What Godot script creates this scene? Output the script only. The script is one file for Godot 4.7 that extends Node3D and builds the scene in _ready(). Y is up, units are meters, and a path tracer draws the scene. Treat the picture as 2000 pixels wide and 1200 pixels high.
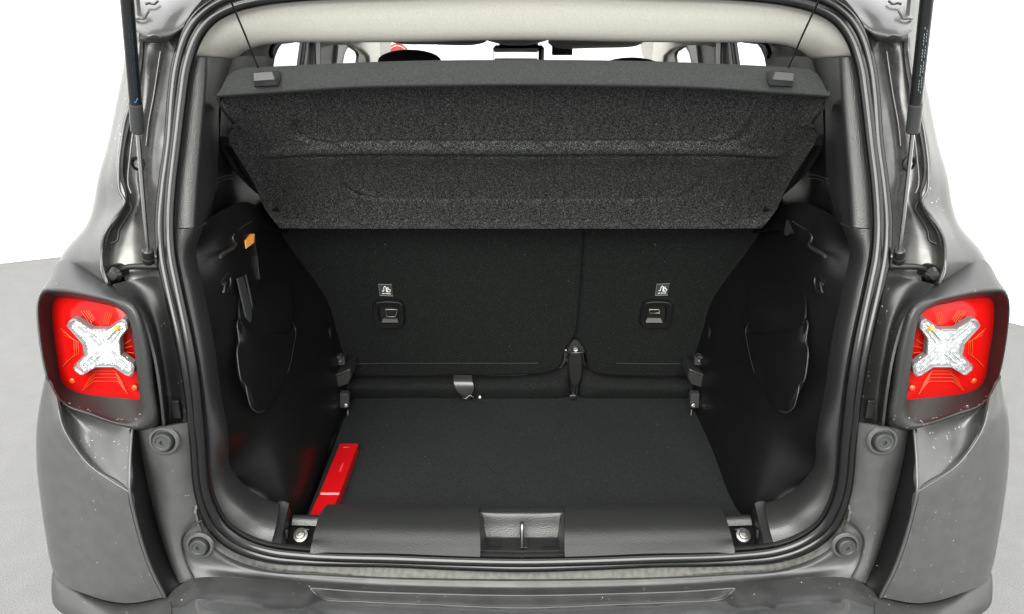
extends Node3D
# An open car boot seen from behind: one car with its parts, and the loose things in and around it.

var M := {}          # materials
var used := {}

# ------------------------------------------------------------------ helpers
func numbered(n: String) -> String:
	if not used.has(n):
		used[n] = 0
		return n
	used[n] += 1
	return "%s_%03d" % [n, used[n]]

func thing(called: String, label: String, category: String, at: Vector3, group := "") -> Node3D:
	var o := Node3D.new()
	o.name = numbered(called)
	add_child(o)
	o.position = at
	o.set_meta("label", label)
	o.set_meta("category", category)
	if group: o.set_meta("group", group)
	return o

func put(called: String, mesh: Mesh, m: Material, parent: Node3D = self, label := "") -> MeshInstance3D:
	var o := MeshInstance3D.new()
	o.name = called
	o.mesh = mesh
	o.material_override = m
	o.cast_shadow = GeometryInstance3D.SHADOW_CASTING_SETTING_ON
	parent.add_child(o, true)
	if parent != self and parent.get_parent() == self: o.position = -parent.position
	if label: o.set_meta("label", label)
	return o

func holder(called: String, parent: Node3D) -> Node3D:
	var o := Node3D.new()
	o.name = called
	parent.add_child(o, true)
	o.position = -parent.position
	return o

func mv(v: Vector3, s: float) -> Vector3: return Vector3(-v.x, v.y, v.z) if s > 0 else v
func mrow(r: Array, s: float) -> Array: return r.map(func(v): return mv(v, s))
func mgrid(g: Array, s: float) -> Array: return g.map(func(r): return mrow(r, s))
func sym(r: Array) -> Array:      # left half up to the middle -> whole row
	var o := r.duplicate()
	o[-1] = Vector3(0, o[-1].y, o[-1].z)
	for i in range(r.size() - 2, -1, -1): o.append(Vector3(-r[i].x, r[i].y, r[i].z))
	return o
func symg(g: Array) -> Array: return g.map(func(r): return sym(r))

func cpt(a: Vector3, b: Vector3, c: Vector3, d: Vector3, t: float) -> Vector3:   # centripetal spline between b and c
	var k1 := maxf(sqrt(a.distance_to(b)), 1e-4)
	var k2 := maxf(sqrt(b.distance_to(c)), 1e-4)
	var k3 := maxf(sqrt(c.distance_to(d)), 1e-4)
	var m1 := (b - a) / k1 - (c - a) / (k1 + k2) + (c - b) / k2
	var m2 := (c - b) / k2 - (d - b) / (k2 + k3) + (d - c) / k3
	m1 *= k2
	m2 *= k2
	var t2 := t * t
	var t3 := t2 * t
	return b * (2 * t3 - 3 * t2 + 1) + m1 * (t3 - 2 * t2 + t) + c * (-2 * t3 + 3 * t2) + m2 * (t3 - t2)

func curve(p: Array, k: int, closed := false) -> Array:
	var o := []
	var n := p.size()
	for i in (n if closed else n - 1):
		var a: Vector3 = p[(i - 1 + n) % n] if closed or i > 0 else p[0] * 2 - p[1]
		var d: Vector3 = p[(i + 2) % n] if closed or i + 2 < n else p[n - 1] * 2 - p[n - 2]
		for j in k: o.append(cpt(a, p[i], p[(i + 1) % n], d, float(j) / k))
	if not closed: o.append(p[n - 1])
	return o

func smooth_grid(g: Array, ku: int, kv: int) -> Array:
	var rows := g.map(func(r): return curve(r, ku))
	var cols := []
	for c in rows[0].size(): cols.append(curve(rows.map(func(r): return r[c]), kv))
	var o := []
	for r in cols[0].size(): o.append(cols.map(func(c): return c[r]))
	return o

func tri(st: SurfaceTool, a: Vector3, b: Vector3, c: Vector3, flip := false):
	st.add_vertex(a)
	st.add_vertex(c if flip else b)
	st.add_vertex(b if flip else c)

func quad(st: SurfaceTool, a: Vector3, b: Vector3, c: Vector3, d: Vector3, flip := false):
	tri(st, a, b, c, flip)
	tri(st, a, c, d, flip)

func begin() -> SurfaceTool:
	var st := SurfaceTool.new()
	st.begin(Mesh.PRIMITIVE_TRIANGLES)
	st.set_smooth_group(-1)
	return st

func done(st: SurfaceTool) -> ArrayMesh:
	st.generate_normals()
	return st.commit()

func gnormals(g: Array) -> Array:
	var o := []
	var nr := g.size()
	var nc: int = g[0].size()
	for i in nr:
		var r := []
		for j in nc:
			var u: Vector3 = g[i][mini(j + 1, nc - 1)] - g[i][maxi(j - 1, 0)]
			var w: Vector3 = g[mini(i + 1, nr - 1)][j] - g[maxi(i - 1, 0)][j]
			r.append(u.cross(w).normalized())
		o.append(r)
	return o

# a sheet through the grid of points, of real thickness (the back lies at -normal * thick)
func add_sheet(st: SurfaceTool, g: Array, thick: float, flip := false):
	var n := gnormals(g)
	var nr := g.size()
	var nc: int = g[0].size()
	var sg := -1.0 if flip else 1.0
	var b := []
	for i in nr:
		var r := []
		for j in nc: r.append(g[i][j] + n[i][j] * thick * sg)
		b.append(r)
	st.set_smooth_group(1)
	for i in nr - 1:
		for j in nc - 1: quad(st, g[i][j], g[i][j + 1], g[i + 1][j + 1], g[i + 1][j], not flip)
	st.set_smooth_group(2)
	for i in nr - 1:
		for j in nc - 1: quad(st, b[i][j], b[i][j + 1], b[i + 1][j + 1], b[i + 1][j], flip)
	st.set_smooth_group(3)
	for j in nc - 1:
		quad(st, g[0][j], g[0][j + 1], b[0][j + 1], b[0][j], flip)
		quad(st, g[nr - 1][j], g[nr - 1][j + 1], b[nr - 1][j + 1], b[nr - 1][j], not flip)
	for i in nr - 1:
		quad(st, g[i][0], g[i + 1][0], b[i + 1][0], b[i][0], not flip)
		quad(st, g[i][nc - 1], g[i + 1][nc - 1], b[i + 1][nc - 1], b[i][nc - 1], flip)
	st.set_smooth_group(-1)

func sheet(g: Array, ku := 4, kv := 4, thick := 0.003, flip := false) -> ArrayMesh:
	var st := begin()
	add_sheet(st, smooth_grid(g, ku, kv), thick, flip)
	return done(st)

func add_loft(st: SurfaceTool, rings: Array, cap0 := true, cap1 := true, group := 1, flip := false):   # closed rings of equal size
	st.set_smooth_group(group)
	var n: int = rings[0].size()
	for i in rings.size() - 1:
		for j in n: quad(st, rings[i][j], rings[i][(j + 1) % n], rings[i + 1][(j + 1) % n], rings[i + 1][j], flip)
	for e in [[0, cap0, not flip], [rings.size() - 1, cap1, flip]]:
		if e[1]:
			st.set_smooth_group(-1)
			var c := Vector3.ZERO
			for q in rings[e[0]]: c += q
			c /= n
			for j in n: tri(st, rings[e[0]][j], rings[e[0]][(j + 1) % n], c, e[2])
	st.set_smooth_group(-1)

func circle(c: Vector3, u: Vector3, v: Vector3, r: float, n: int) -> Array:
	var o := []
	for i in n: o.append(c + (u * cos(TAU * i / n) + v * sin(TAU * i / n)) * r)
	return o

func basis_of(d: Vector3) -> Array:
	var a := Vector3.UP if absf(d.normalized().y) < 0.9 else Vector3.RIGHT
	var u := d.cross(a).normalized()
	return [u, d.cross(u).normalized()]

func add_tube(st: SurfaceTool, path: Array, r, n := 10, closed := false):
	var rings := []
	var u := Vector3.ZERO
	for i in path.size():
		var d: Vector3
		if closed: d = path[(i + 1) % path.size()] - path[(i - 1 + path.size()) % path.size()]
		else: d = path[mini(i + 1, path.size() - 1)] - path[maxi(i - 1, 0)]
		d = d.normalized()
		if i == 0: u = basis_of(d)[0]
		u = (u - d * u.dot(d)).normalized()
		var rr: float = r[i] if r is Array else r
		rings.append(circle(path[i], u, d.cross(u), rr, n))
	if closed: rings.append(rings[0])
	add_loft(st, rings, not closed, not closed)

func tube(path: Array, r, n := 10, closed := false) -> ArrayMesh:
	var st := begin()
	add_tube(st, path, r, n, closed)
	return done(st)

func add_lathe(st: SurfaceTool, at: Vector3, axis: Vector3, prof: Array, n := 20):    # prof: [radius, along]
	var b := basis_of(axis)
	var d := axis.normalized()
	for i in prof.size() - 1:
		st.set_smooth_group(-1)
		var p := circle(at + d * prof[i][1], b[0], b[1], prof[i][0], n)
		var q := circle(at + d * prof[i + 1][1], b[0], b[1], prof[i + 1][0], n)
		st.set_smooth_group(10 + i)
		for j in n: quad(st, p[j], p[(j + 1) % n], q[(j + 1) % n], q[j])
	st.set_smooth_group(-1)

func lathe(at: Vector3, axis: Vector3, prof: Array, n := 20) -> ArrayMesh:
	var st := begin()
	add_lathe(st, at, axis, prof, n)
	return done(st)

# bevelled box: c centre, half sizes h along the axes of b
func add_box(st: SurfaceTool, c: Vector3, h: Vector3, bev := 0.002, b := Basis()):
	var rings := []
	for e in [[-h.z, bev], [-h.z + bev, 0.0], [h.z - bev, 0.0], [h.z, bev]]:
		var x: float = h.x - e[1]
		var y: float = h.y - e[1]
		var r := []
		for q in [[-x + bev, -y], [x - bev, -y], [x, -y + bev], [x, y - bev], [x - bev, y], [-x + bev, y], [-x, y - bev], [-x, -y + bev]]:
			r.append(c + b * Vector3(q[0], q[1], e[0]))
		rings.append(r)
	add_loft(st, rings, true, true, -1, true)

func box(c: Vector3, h: Vector3, bev := 0.002, b := Basis()) -> ArrayMesh:
	var st := begin()
	add_box(st, c, h, bev, b)
	return done(st)

# solid from a flat outline: extruded by d, with a bevel round the front
func add_prism(st: SurfaceTool, o: Array, d: Vector3, bev := 0.0):
	var c := Vector3.ZERO
	for q in o: c += q
	c /= o.size()
	var b := basis_of(d)
	var flat := PackedVector2Array()
	for q in o: flat.append(Vector2((q - c).dot(b[0]), (q - c).dot(b[1])))
	var idx := Geometry2D.triangulate_polygon(flat)
	var f: Array = o
	var mid: Array = o
	var dn := d.normalized()
	if bev > 0:
		f = []
		mid = []
		var n := o.size()
		var area := 0.0
		for i in n: area += flat[i].cross(flat[(i + 1) % n])
		for i in n:
			var e1 := (flat[i] - flat[(i - 1 + n) % n]).normalized()
			var e2 := (flat[(i + 1) % n] - flat[i]).normalized()
			var nn := (e1 + e2).orthogonal().normalized() * (1.0 if area < 0 else -1.0)
			f.append(o[i] + (b[0] * nn.x + b[1] * nn.y) * bev)
			mid.append(o[i] + dn * bev)
	var back := o.map(func(q): return q + d)
	for i in range(0, idx.size(), 3):
		tri(st, f[idx[i]], f[idx[i + 1]], f[idx[i + 2]])
		tri(st, back[idx[i]], back[idx[i + 2]], back[idx[i + 1]])
	if bev > 0: add_loft(st, [f, mid], false, false, -1)
	add_loft(st, [mid, back], false, false, -1)

func prism(o: Array, d: Vector3, bev := 0.0) -> ArrayMesh:
	var st := begin()
	add_prism(st, o, d, bev)
	return done(st)

# ------------------------------------------------------------------ textures and materials
func lin(r: float, g: float, b: float, a := 1.0) -> Color:
	var c := Color(r, g, b).linear_to_srgb()
	c.a = a
	return c

func fibres(n: int, count: int, low: float, high: float, ln: float, seed_: int, lint := 0) -> ImageTexture:   # short random fibres on a dark ground
	var rng := RandomNumberGenerator.new()
	rng.seed = seed_
	var d := PackedByteArray()
	d.resize(n * n)
	for i in n * n: d[i] = int(255 * clampf(low * (0.7 + 0.6 * rng.randf()), 0, 1))
	for i in count:
		var x := rng.randf() * n
		var y := rng.randf() * n
		var a := rng.randf() * TAU
		var b := int(255 * lerpf(low, high, pow(rng.randf(), 1.5)))
		var l := ln * (0.5 + rng.randf())
		a += 0.0
		for s in int(l):
			d[(int(y) % n) * n + int(x) % n] = b
			x = fposmod(x + cos(a), n)
			y = fposmod(y + sin(a), n)
			a += rng.randf_range(-0.3, 0.3)
	for i in lint:     # pale lint and crumbs caught in the pile
		var x := rng.randf() * n
		var y := rng.randf() * n
		var a := rng.randf() * TAU
		var b := int(255 * rng.randf_range(.35, .68))
		for s in rng.randi_range(2, 5):
			for w in 2: d[(int(y) % n) * n + (int(x) + w) % n] = b
			x = fposmod(x + cos(a), n)
			y = fposmod(y + sin(a), n)
			a += rng.randf_range(-0.6, 0.6)
	return ImageTexture.create_from_image(Image.create_from_data(n, n, false, Image.FORMAT_L8, d))

func noise_image(n: int, freq: float, kind: int, seed_: int, lo: float, hi: float, oct := 4, cell := FastNoiseLite.RETURN_DISTANCE) -> Image:
	var f := FastNoiseLite.new()
	f.noise_type = kind
	f.frequency = freq
	f.seed = seed_
	f.fractal_octaves = oct
	if oct == 1: f.fractal_type = FastNoiseLite.FRACTAL_NONE
	f.cellular_return_type = cell
	var im := f.get_seamless_image(n, n)
	im.convert(Image.FORMAT_L8)
	var d := im.get_data()
	for i in d.size(): d[i] = int(255 * clampf(lerpf(lo, hi, d[i] / 255.0), 0, 1))
	return Image.create_from_data(n, n, false, Image.FORMAT_L8, d)

func tex(im: Image) -> ImageTexture: return ImageTexture.create_from_image(im)

func mat(c: Color, rough: float, metal := 0.0) -> StandardMaterial3D:
	var m := StandardMaterial3D.new()
	m.albedo_color = c
	m.roughness = rough
	m.metallic = metal
	m.cull_mode = BaseMaterial3D.CULL_DISABLED
	return m

func tri_tex(m: StandardMaterial3D, per_metre: float, albedo: Texture2D = null, height: Texture2D = null, cm := 0.03, rough: Texture2D = null):
	m.uv1_triplanar = true
	m.uv1_triplanar_sharpness = 4.0
	m.uv1_scale = Vector3.ONE * per_metre
	if albedo: m.albedo_texture = albedo
	if rough:
		m.roughness_texture = rough
		m.roughness_texture_channel = BaseMaterial3D.TEXTURE_CHANNEL_GRAYSCALE
	if height:
		m.heightmap_enabled = true
		m.heightmap_texture = height
		m.heightmap_scale = cm

func make_materials():
	var grain := tex(noise_image(512, 0.11, FastNoiseLite.TYPE_CELLULAR, 3, 0.0, 1.0, 1))
	var cloudy := tex(noise_image(512, 0.012, FastNoiseLite.TYPE_SIMPLEX, 5, 0.85, 1.1, 5))
	var paint := mat(lin(.056, .0575, .0565), .48, .25)
	paint.clearcoat_enabled = true
	paint.clearcoat = .4
	paint.clearcoat_roughness = .12
	tri_tex(paint, 2.2, tex(noise_image(512, 0.02, FastNoiseLite.TYPE_SIMPLEX, 8, 0.93, 1.03, 6)))
	var smear := tex(noise_image(1024, 0.006, FastNoiseLite.TYPE_SIMPLEX, 11, 0.75, 1.1, 6))
	M.paint = paint
	var gutter := mat(lin(.085, .085, .081), .3, .55)
	tri_tex(gutter, 3.5, tex(noise_image(512, 0.015, FastNoiseLite.TYPE_SIMPLEX, 21, 0.85, 1.06, 6)), null, 0, smear)
	M.gutter = gutter
	var bump := mat(lin(.030, .031, .0308), .45)
	var film := noise_image(1024, 0.004, FastNoiseLite.TYPE_SIMPLEX, 31, .75, 1.1, 4)
	tri_tex(bump, 2.0, cloudy, null, 0, tex(film))
	bump.roughness = .5
	M.bumper = bump
	var dusty := mat(lin(.062, .061, .055), .6)
	tri_tex(dusty, 4.0, tex(noise_image(512, 0.03, FastNoiseLite.TYPE_SIMPLEX, 77, 0.6, 1.15, 5)))
	M.dusty = dusty
	var bez := mat(lin(.014, .0148, .0145), .42)
	tri_tex(bez, 14.0, null, grain, .02)
	M.bezel = bez
	M.black_trim = mat(lin(.007, .008, .0075), .5)
	var rub := mat(lin(.003, .0034, .0033), .22)
	tri_tex(rub, 5.0, null, null, 0, cloudy)
	M.rubber = rub
	var tr := mat(lin(.021, .0222, .0217), .36)
	tri_tex(tr, 8.0, null, grain, .045)
	M.grained = tr
	var lining := mat(lin(.0045, .0048, .0047), .34)  # near black, below the grained trim: boot shade put into the colour
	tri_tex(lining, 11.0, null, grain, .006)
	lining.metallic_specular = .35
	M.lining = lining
	var felt := mat(lin(.82, .87, .84), 1.0)
	tri_tex(felt, 5.2, fibres(512, 30000, .11, .60, 5.0, 4), null)
	felt.metallic_specular = .2
	M.felt = felt
	var edge := mat(lin(.42, .47, .45), 1.0)
	tri_tex(edge, 3.4, fibres(512, 42000, .23, .36, 4.0, 9), null)
	M.felt_edge = edge
	var carpet := mat(lin(.42, .47, .45), 1.0)
	tri_tex(carpet, 1.6, fibres(1024, 90000, .15, .33, 3.0, 14, 40), null)
	carpet.metallic_specular = .15
	M.carpet = carpet
	var floorc := mat(lin(.44, .50, .49), 1.0)
	tri_tex(floorc, 1.5, fibres(1024, 100000, .20, .35, 2.5, 17, 40), null)
	floorc.metallic_specular = .15
	M.floor_carpet = floorc
	var cream := mat(lin(.56, .54, .48), .9)
	tri_tex(cream, 9.0, fibres(512, 40000, .88, .96, 3.0, 19), null)
	cream.albedo_color = lin(.50, .485, .44)
	M.cream = cream
	M.chrome = mat(lin(.55, .55, .55), .18, 1.0)
	M.steel = mat(lin(.17, .166, .157), .36, 1.0)
	M.gas_black = mat(lin(.008, .009, .0095), .3)
	M.grey_plastic = mat(lin(.028, .03, .03), .45)
	M.dark_plastic = mat(lin(.0055, .0059, .0058), .4)
	M.red_lens = mat(lin(.36, .0035, .003), .16)
	M.red_lens.metallic_specular = .3
	M.red_rib = mat(lin(.42, .05, .005), .2)
	M.amber = mat(lin(.5, .24, .03), .15)
	M.clear_lens = mat(lin(.40, .40, .395), .15, .9)
	M.lens_edge = mat(lin(.17, .17, .168), .1, .3)
	var red := mat(lin(.40, .004, .006), .2)
	M.red_case = red
	M.white_ink = mat(lin(.8, .8, .76), .6)
	M.blue_ink = mat(lin(.03, .16, .34), .4)
	M.dark_ink = mat(lin(.008, .035, .075), .4)
	M.grey_ink = mat(lin(.2, .25, .27), .4)
	M.label_black = mat(lin(.03, .032, .032), .5)
	M.sign_red = mat(lin(.28, .006, .016), .5)
	var glass := mat(lin(.75, .9, .95, .06), .02)
	glass.transparency = BaseMaterial3D.TRANSPARENCY_ALPHA
	M.glass = glass
	var water := mat(lin(1, 1, 1), .02)
	water.transparency = BaseMaterial3D.TRANSPARENCY_ALPHA
	water.refraction_enabled = true
	water.refraction_scale = .033
	M.water = water
	var bead := mat(lin(.7, .7, .7, .26), .03)
	bead.transparency = BaseMaterial3D.TRANSPARENCY_ALPHA
	M.bead = bead
	var rain := mat(lin(.5, .53, .55, .05), .08)
	rain.transparency = BaseMaterial3D.TRANSPARENCY_ALPHA
	M.rain = rain
	var wall := mat(lin(.8, .81, .8), .8)
	tri_tex(wall, .5, tex(noise_image(512, 0.02, FastNoiseLite.TYPE_SIMPLEX, 44, 0.95, 1.0, 5)), null)
	M.wall = wall
	var asp := mat(lin(1, 1, 1), .85)
	var a1 := noise_image(1024, 0.24, FastNoiseLite.TYPE_SIMPLEX, 51, 0.30, 0.48, 3)
	var a2 := noise_image(1024, 0.008, FastNoiseLite.TYPE_SIMPLEX, 52, 0.95, 1.0, 5)
	var d1 := a1.get_data()
	var d2 := a2.get_data()
	for i in d1.size(): d1[i] = clampi(int(d1[i] * (d2[i] / 255.0)), 0, 255)
	tri_tex(asp, .8, tex(Image.create_from_data(1024, 1024, false, Image.FORMAT_L8, d1)), tex(a1), .1)
	M.asphalt = asp
	M.mirror = mat(lin(.9, .9, .9), .02, 1.0)
	M.tyre = mat(lin(.02, .02, .02), .8)
	M.seat = mat(lin(.009, .01, .01), .85)

# ------------------------------------------------------------------ water
func drops(g: Array, n: int, seed_: int, parent: Node3D, small := .0006, big := .0022, flip := false, columns := 0):
	var rng := RandomNumberGenerator.new()
	rng.seed = seed_
	var nn := gnormals(g)
	var st := begin()
	var sg := 1.0 if flip else -1.0
	for k in n:
		var fi := rng.randf() * (g.size() - 1)
		var fj: float = rng.randf() * (g[0].size() - 1)
		if columns > 0: fj = (rng.randi() % columns + .5 + rng.randfn() * .03) / columns * (g[0].size() - 1)
		fj = clampf(fj, 0.0, g[0].size() - 1.001)
		var i := int(fi)
		var j := int(fj)
		var a := (g[i][j] as Vector3).lerp(g[i][j + 1], fj - j)
		var c := (g[i + 1][j] as Vector3).lerp(g[i + 1][j + 1], fj - j)
		var p := a.lerp(c, fi - i)
		var no: Vector3 = nn[i][j] * sg
		var b := basis_of(no)
		var r := lerpf(small, big, pow(rng.randf(), 3.0)) * .62
		var dn: Vector3 = (Vector3.DOWN - no * Vector3.DOWN.dot(no)).normalized()
		var side: Vector3 = no.cross(dn)
		var el := 1.0 + rng.randf() * .7
		var rings := []
		for e in [[1.0, -.15], [.92, .3], [.6, .58]]:
			var rr := []
			for q in 8: rr.append(p + (side * cos(TAU * q / 8) + dn * sin(TAU * q / 8) * el) * r * e[0] + no * r * e[1])
			rings.append(rr)
		add_loft(st, rings, true, true, 1)
	var o := put("water_drops", done(st), M.bead, parent)
	o.set_meta("kind", "stuff")

func film(g: Array, seed_: int, thr: float, parent: Node3D, flip := false):     # shallow pools of rain left on a ledge
	var f := FastNoiseLite.new()
	f.seed = seed_
	f.frequency = 9.0
	f.fractal_octaves = 4
	var n := gnormals(g)
	var st := begin()
	st.set_smooth_group(1)
	var sg := 1.0 if flip else -1.0
	var on := func(i: int, j: int) -> bool: return float(i) / g.size() + .22 * f.get_noise_2d(g[i][j].x * 1.5, g[i][j].z) > thr
	for i in g.size() - 1:
		for j in g[0].size() - 1:
			var c := 0
			for q in [[0, 0], [0, 1], [1, 1], [1, 0]]: c += 1 if on.call(i + q[0], j + q[1]) else 0
			if c < 2: continue
			var k := [[0, 0], [0, 1], [1, 1], [1, 0]].map(func(q): return g[i + q[0]][j + q[1]] + n[i + q[0]][j + q[1]] * sg * .0008)
			quad(st, k[0], k[1], k[2], k[3], not flip)
	var o := put("rain_film", done(st), M.rain, parent)
	o.set_meta("kind", "stuff")

# ------------------------------------------------------------------ the scene
func _ready():
	var cam := Camera3D.new()
	cam.name = "camera"
	cam.position = Vector3(-.019, 1.66, 0)
	cam.rotation_degrees = Vector3(-21.49204, 0, 0)
	cam.fov = 41.11209
	cam.near = .05
	cam.far = 200.0
	add_child(cam)
	cam.current = true
	var we := WorldEnvironment.new()
	we.name = "world_environment"
	var env := Environment.new()
	env.background_mode = Environment.BG_SKY
	var skm := ProceduralSkyMaterial.new()
	skm.sky_top_color = Color(1.0, 1.0, 1.0)
	skm.sky_horizon_color = Color(.79, .80, .795)
	skm.sky_curve = .35
	skm.ground_bottom_color = Color(.5, .5, .5)
	skm.ground_horizon_color = Color(.8, .8, .8)
	skm.energy_multiplier = .95
	var sky := Sky.new()
	sky.sky_material = skm
	env.sky = sky
	env.tonemap_mode = Environment.TONE_MAPPER_LINEAR
	env.tonemap_exposure = 5.0
	env.sdfgi_enabled = true
	env.ssao_enabled = true
	env.ssil_enabled = true
	we.environment = env
	add_child(we)
	var sun := DirectionalLight3D.new()
	sun.name = "overcast_sun"
	sun.light_energy = .5
	sun.light_angular_distance = 50.0
	sun.light_color = Color(1, .995, .975)
	sun.rotation_degrees = Vector3(-36, -12, 0)
	sun.shadow_enabled = true
	add_child(sun)

	make_materials()
	build_place()
	var car := thing("car", "dark grey car with its tailgate raised and boot open", "car", Vector3(0, 0, -3.2))
	build_shell(car)
	build_cabin(car)
	for s in [-1.0, 1.0]: build_rear_side(car, s)
	build_bumper(car)
	build_seal(car)
	build_boot(car)
	build_seats(car)
	build_shelf()
	build_loose()

func build_place():
	var st := begin()
	st.set_smooth_group(0)
	for i in 12:
		for j in 12:
			var a := Vector3(-18 + i * 3, 0, 10 - j * 3)
			quad(st, a, a + Vector3(3, 0, 0), a + Vector3(3, 0, -3), a + Vector3(0, 0, -3), true)
	var g := put("ground", done(st), M.asphalt)
	g.set_meta("kind", "structure")
	var corner := Vector3(.1, 0, -6.49)
	for e in [["white_wall", Vector3(-10.0, 0, -1.945), "white painted wall beyond the car, beside the strut marked with a blue arrow", Vector3(.41, 0, -.912)], ["white_wall", Vector3(7.5, 0, .91), "white painted wall beyond the car, beside the strut printed in grey", Vector3(-.707, 0, -.707)]]:
		var a: Vector3 = e[1]
		var d: Vector3 = (corner - a)
		var w := thing(numbered(e[0]), e[2], "wall", (a + corner) * .5)
		var nrm := Vector3(d.z, 0, -d.x).normalized()
		if nrm.z > 0: nrm = -nrm
		var n := 5
		for i in n:
			var p0 := a + d * (float(i) / n) + d.normalized() * .004
			var p1 := a + d * (float(i + 1) / n) - d.normalized() * .004
			put("panel", prism([p0, p1, p1 + Vector3(0, 3.2, 0), p0 + Vector3(0, 3.2, 0)], nrm * .12, .004), M.wall, w)
	# round red sign fixed to the wall ahead of the car
	var c := Vector3(-0.8207, 1.1984, -6.0000)
	var s := thing("round_sign", "round red sign with white ring and lettering on the white wall", "sign", c)
	put("disc", lathe(c, Vector3(0, 0, 1), [[.0, -.01], [.075, -.01], [.08, -.006], [.08, .004], [.076, .008], [0, .008]], 32), M.sign_red, s)
	put("ring", lathe(c, Vector3(0, 0, 1), [[.064, .0085], [.064, .0105], [.067, .0105], [.067, .0085]], 32), M.white_ink, s)
	put("bracket", box(c + Vector3(0, 0, -.13), Vector3(.012, .03, .118), .002), M.steel, s)
	var ink := begin()
	for k in 5: add_box(ink, c + Vector3(-.026 + k * .013, .012 + .002 * (k % 2), .0095), Vector3(.0042, .0075, .001), .0004)
	put("lettering", done(ink), M.white_ink, s).set_meta("kind", "stuff")

# ------------------------------------------------------------------ car: hidden shell that carries and encloses
func build_shell(car: Node3D):
	put("underbody", box(Vector3(0, .40, -3.15), Vector3(.74, .155, 1.72), .04), M.black_trim, car)
	# roof skin
	put("roof", sheet(symg([
		[Vector3(-0.6200, 1.6000, -1.4700), Vector3(-0.5000, 1.6720, -1.4700), Vector3(0.0000, 1.6900, -1.4700)],
		[Vector3(-0.6600, 1.5800, -2.3000), Vector3(-0.5000, 1.6900, -2.3000), Vector3(0.0000, 1.7100, -2.3000)],
		[Vector3(-0.6400, 1.5600, -3.2000), Vector3(-0.5000, 1.6400, -3.2000), Vector3(0.0000, 1.6600, -3.2000)],
		[Vector3(-0.6000, 1.5000, -3.5000), Vector3(-0.5000, 1.5500, -3.5000), Vector3(0.0000, 1.5700, -3.5000)]]), 5, 5, .012), M.paint, car)
	for s in [-1.0, 1.0]:
		var door := put("side_panel", sheet(mgrid([
			[Vector3(-0.7000, 1.0500, -1.7500), Vector3(-0.7200, 1.0500, -3.0000), Vector3(-0.7000, 1.0300, -4.3000), Vector3(-0.6000, 1.0000, -5.0000)],
			[Vector3(-0.7800, 0.9800, -1.7500), Vector3(-0.7900, 0.9800, -3.0000), Vector3(-0.7800, 0.9500, -4.3000), Vector3(-0.6600, 0.9000, -5.0000)],
			[Vector3(-0.8000, 0.7500, -1.7500), Vector3(-0.8000, 0.7500, -3.0000), Vector3(-0.8000, 0.7500, -4.3000), Vector3(-0.6800, 0.7000, -5.0000)],
			[Vector3(-0.7700, 0.5600, -1.7500), Vector3(-0.7800, 0.3500, -3.0000), Vector3(-0.7800, 0.5600, -4.3000), Vector3(-0.6600, 0.4000, -5.0000)]], s), 6, 4, .02, s > 0), M.paint, car)
		for z in [-2.0, -4.45]:
			var w := put("wheel", lathe(Vector3(.66 * s, .33, z), Vector3(s, 0, 0), [[.17, -.09], [.27, -.1], [.325, -.085], [.33, -.04], [.33, .05], [.325, .085], [.27, .105], [.22, .1]], 40), M.tyre, car)
			put("rim", lathe(Vector3(.66 * s, .33, z), Vector3(s, 0, 0), [[.22, -.08], [.22, .1], [.2, .085], [.06, .06], [.0, .07]], 24), M.steel, w)
	put("bonnet", sheet(symg([
		[Vector3(-0.6800, 1.0000, -4.2500), Vector3(-0.4000, 1.0600, -4.2500), Vector3(0.0000, 1.0700, -4.2500)],
		[Vector3(-0.6600, 0.9500, -4.8000), Vector3(-0.4000, 1.0200, -4.8000), Vector3(0.0000, 1.0300, -4.8000)],
		[Vector3(-0.6200, 0.8000, -5.0500), Vector3(-0.4000, 0.8500, -5.0800), Vector3(0.0000, 0.8600, -5.1000)],
		[Vector3(-0.6200, 0.3500, -5.0500), Vector3(-0.4000, 0.3500, -5.0800), Vector3(0.0000, 0.3500, -5.1000)]]), 4, 4, .01), M.paint, car)
	put("dashboard", box(Vector3(0, .86, -4.0), Vector3(.66, .14, .22), .05), M.dark_plastic, car)
	# raised tailgate, above the frame: the struts and cords hang from it
	var A := [Vector3(-.60, 1.70, -1.43), Vector3(-.62, 1.87, -1.06), Vector3(-.64, 2.00, -.78), Vector3(-.60, 2.05, -.62)]
	var tg := put("tailgate", sheet([[A[2], Vector3(0, A[2].y + .03, A[2].z), mv(A[2], 1)], [A[3], Vector3(0, A[3].y + .03, A[3].z), mv(A[3], 1)]], 5, 5, .05), M.paint, car)
	for s in [-1.0, 1.0]:
		put("window_frame", tube(curve([mv(A[0], s), mv(A[1], s), mv(A[2], s)], 4), .035, 8), M.paint, tg)
	put("window_frame", tube([A[0], mv(A[0], 1)], .035, 8), M.paint, tg)
	put("rear_window", sheet([[A[0], Vector3(0, A[0].y + .03, A[0].z), mv(A[0], 1)], [A[1], Vector3(0, A[1].y + .03, A[1].z), mv(A[1], 1)], [A[2], Vector3(0, A[2].y + .03, A[2].z), mv(A[2], 1)]], 4, 4, .004), M.glass, tg)

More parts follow.
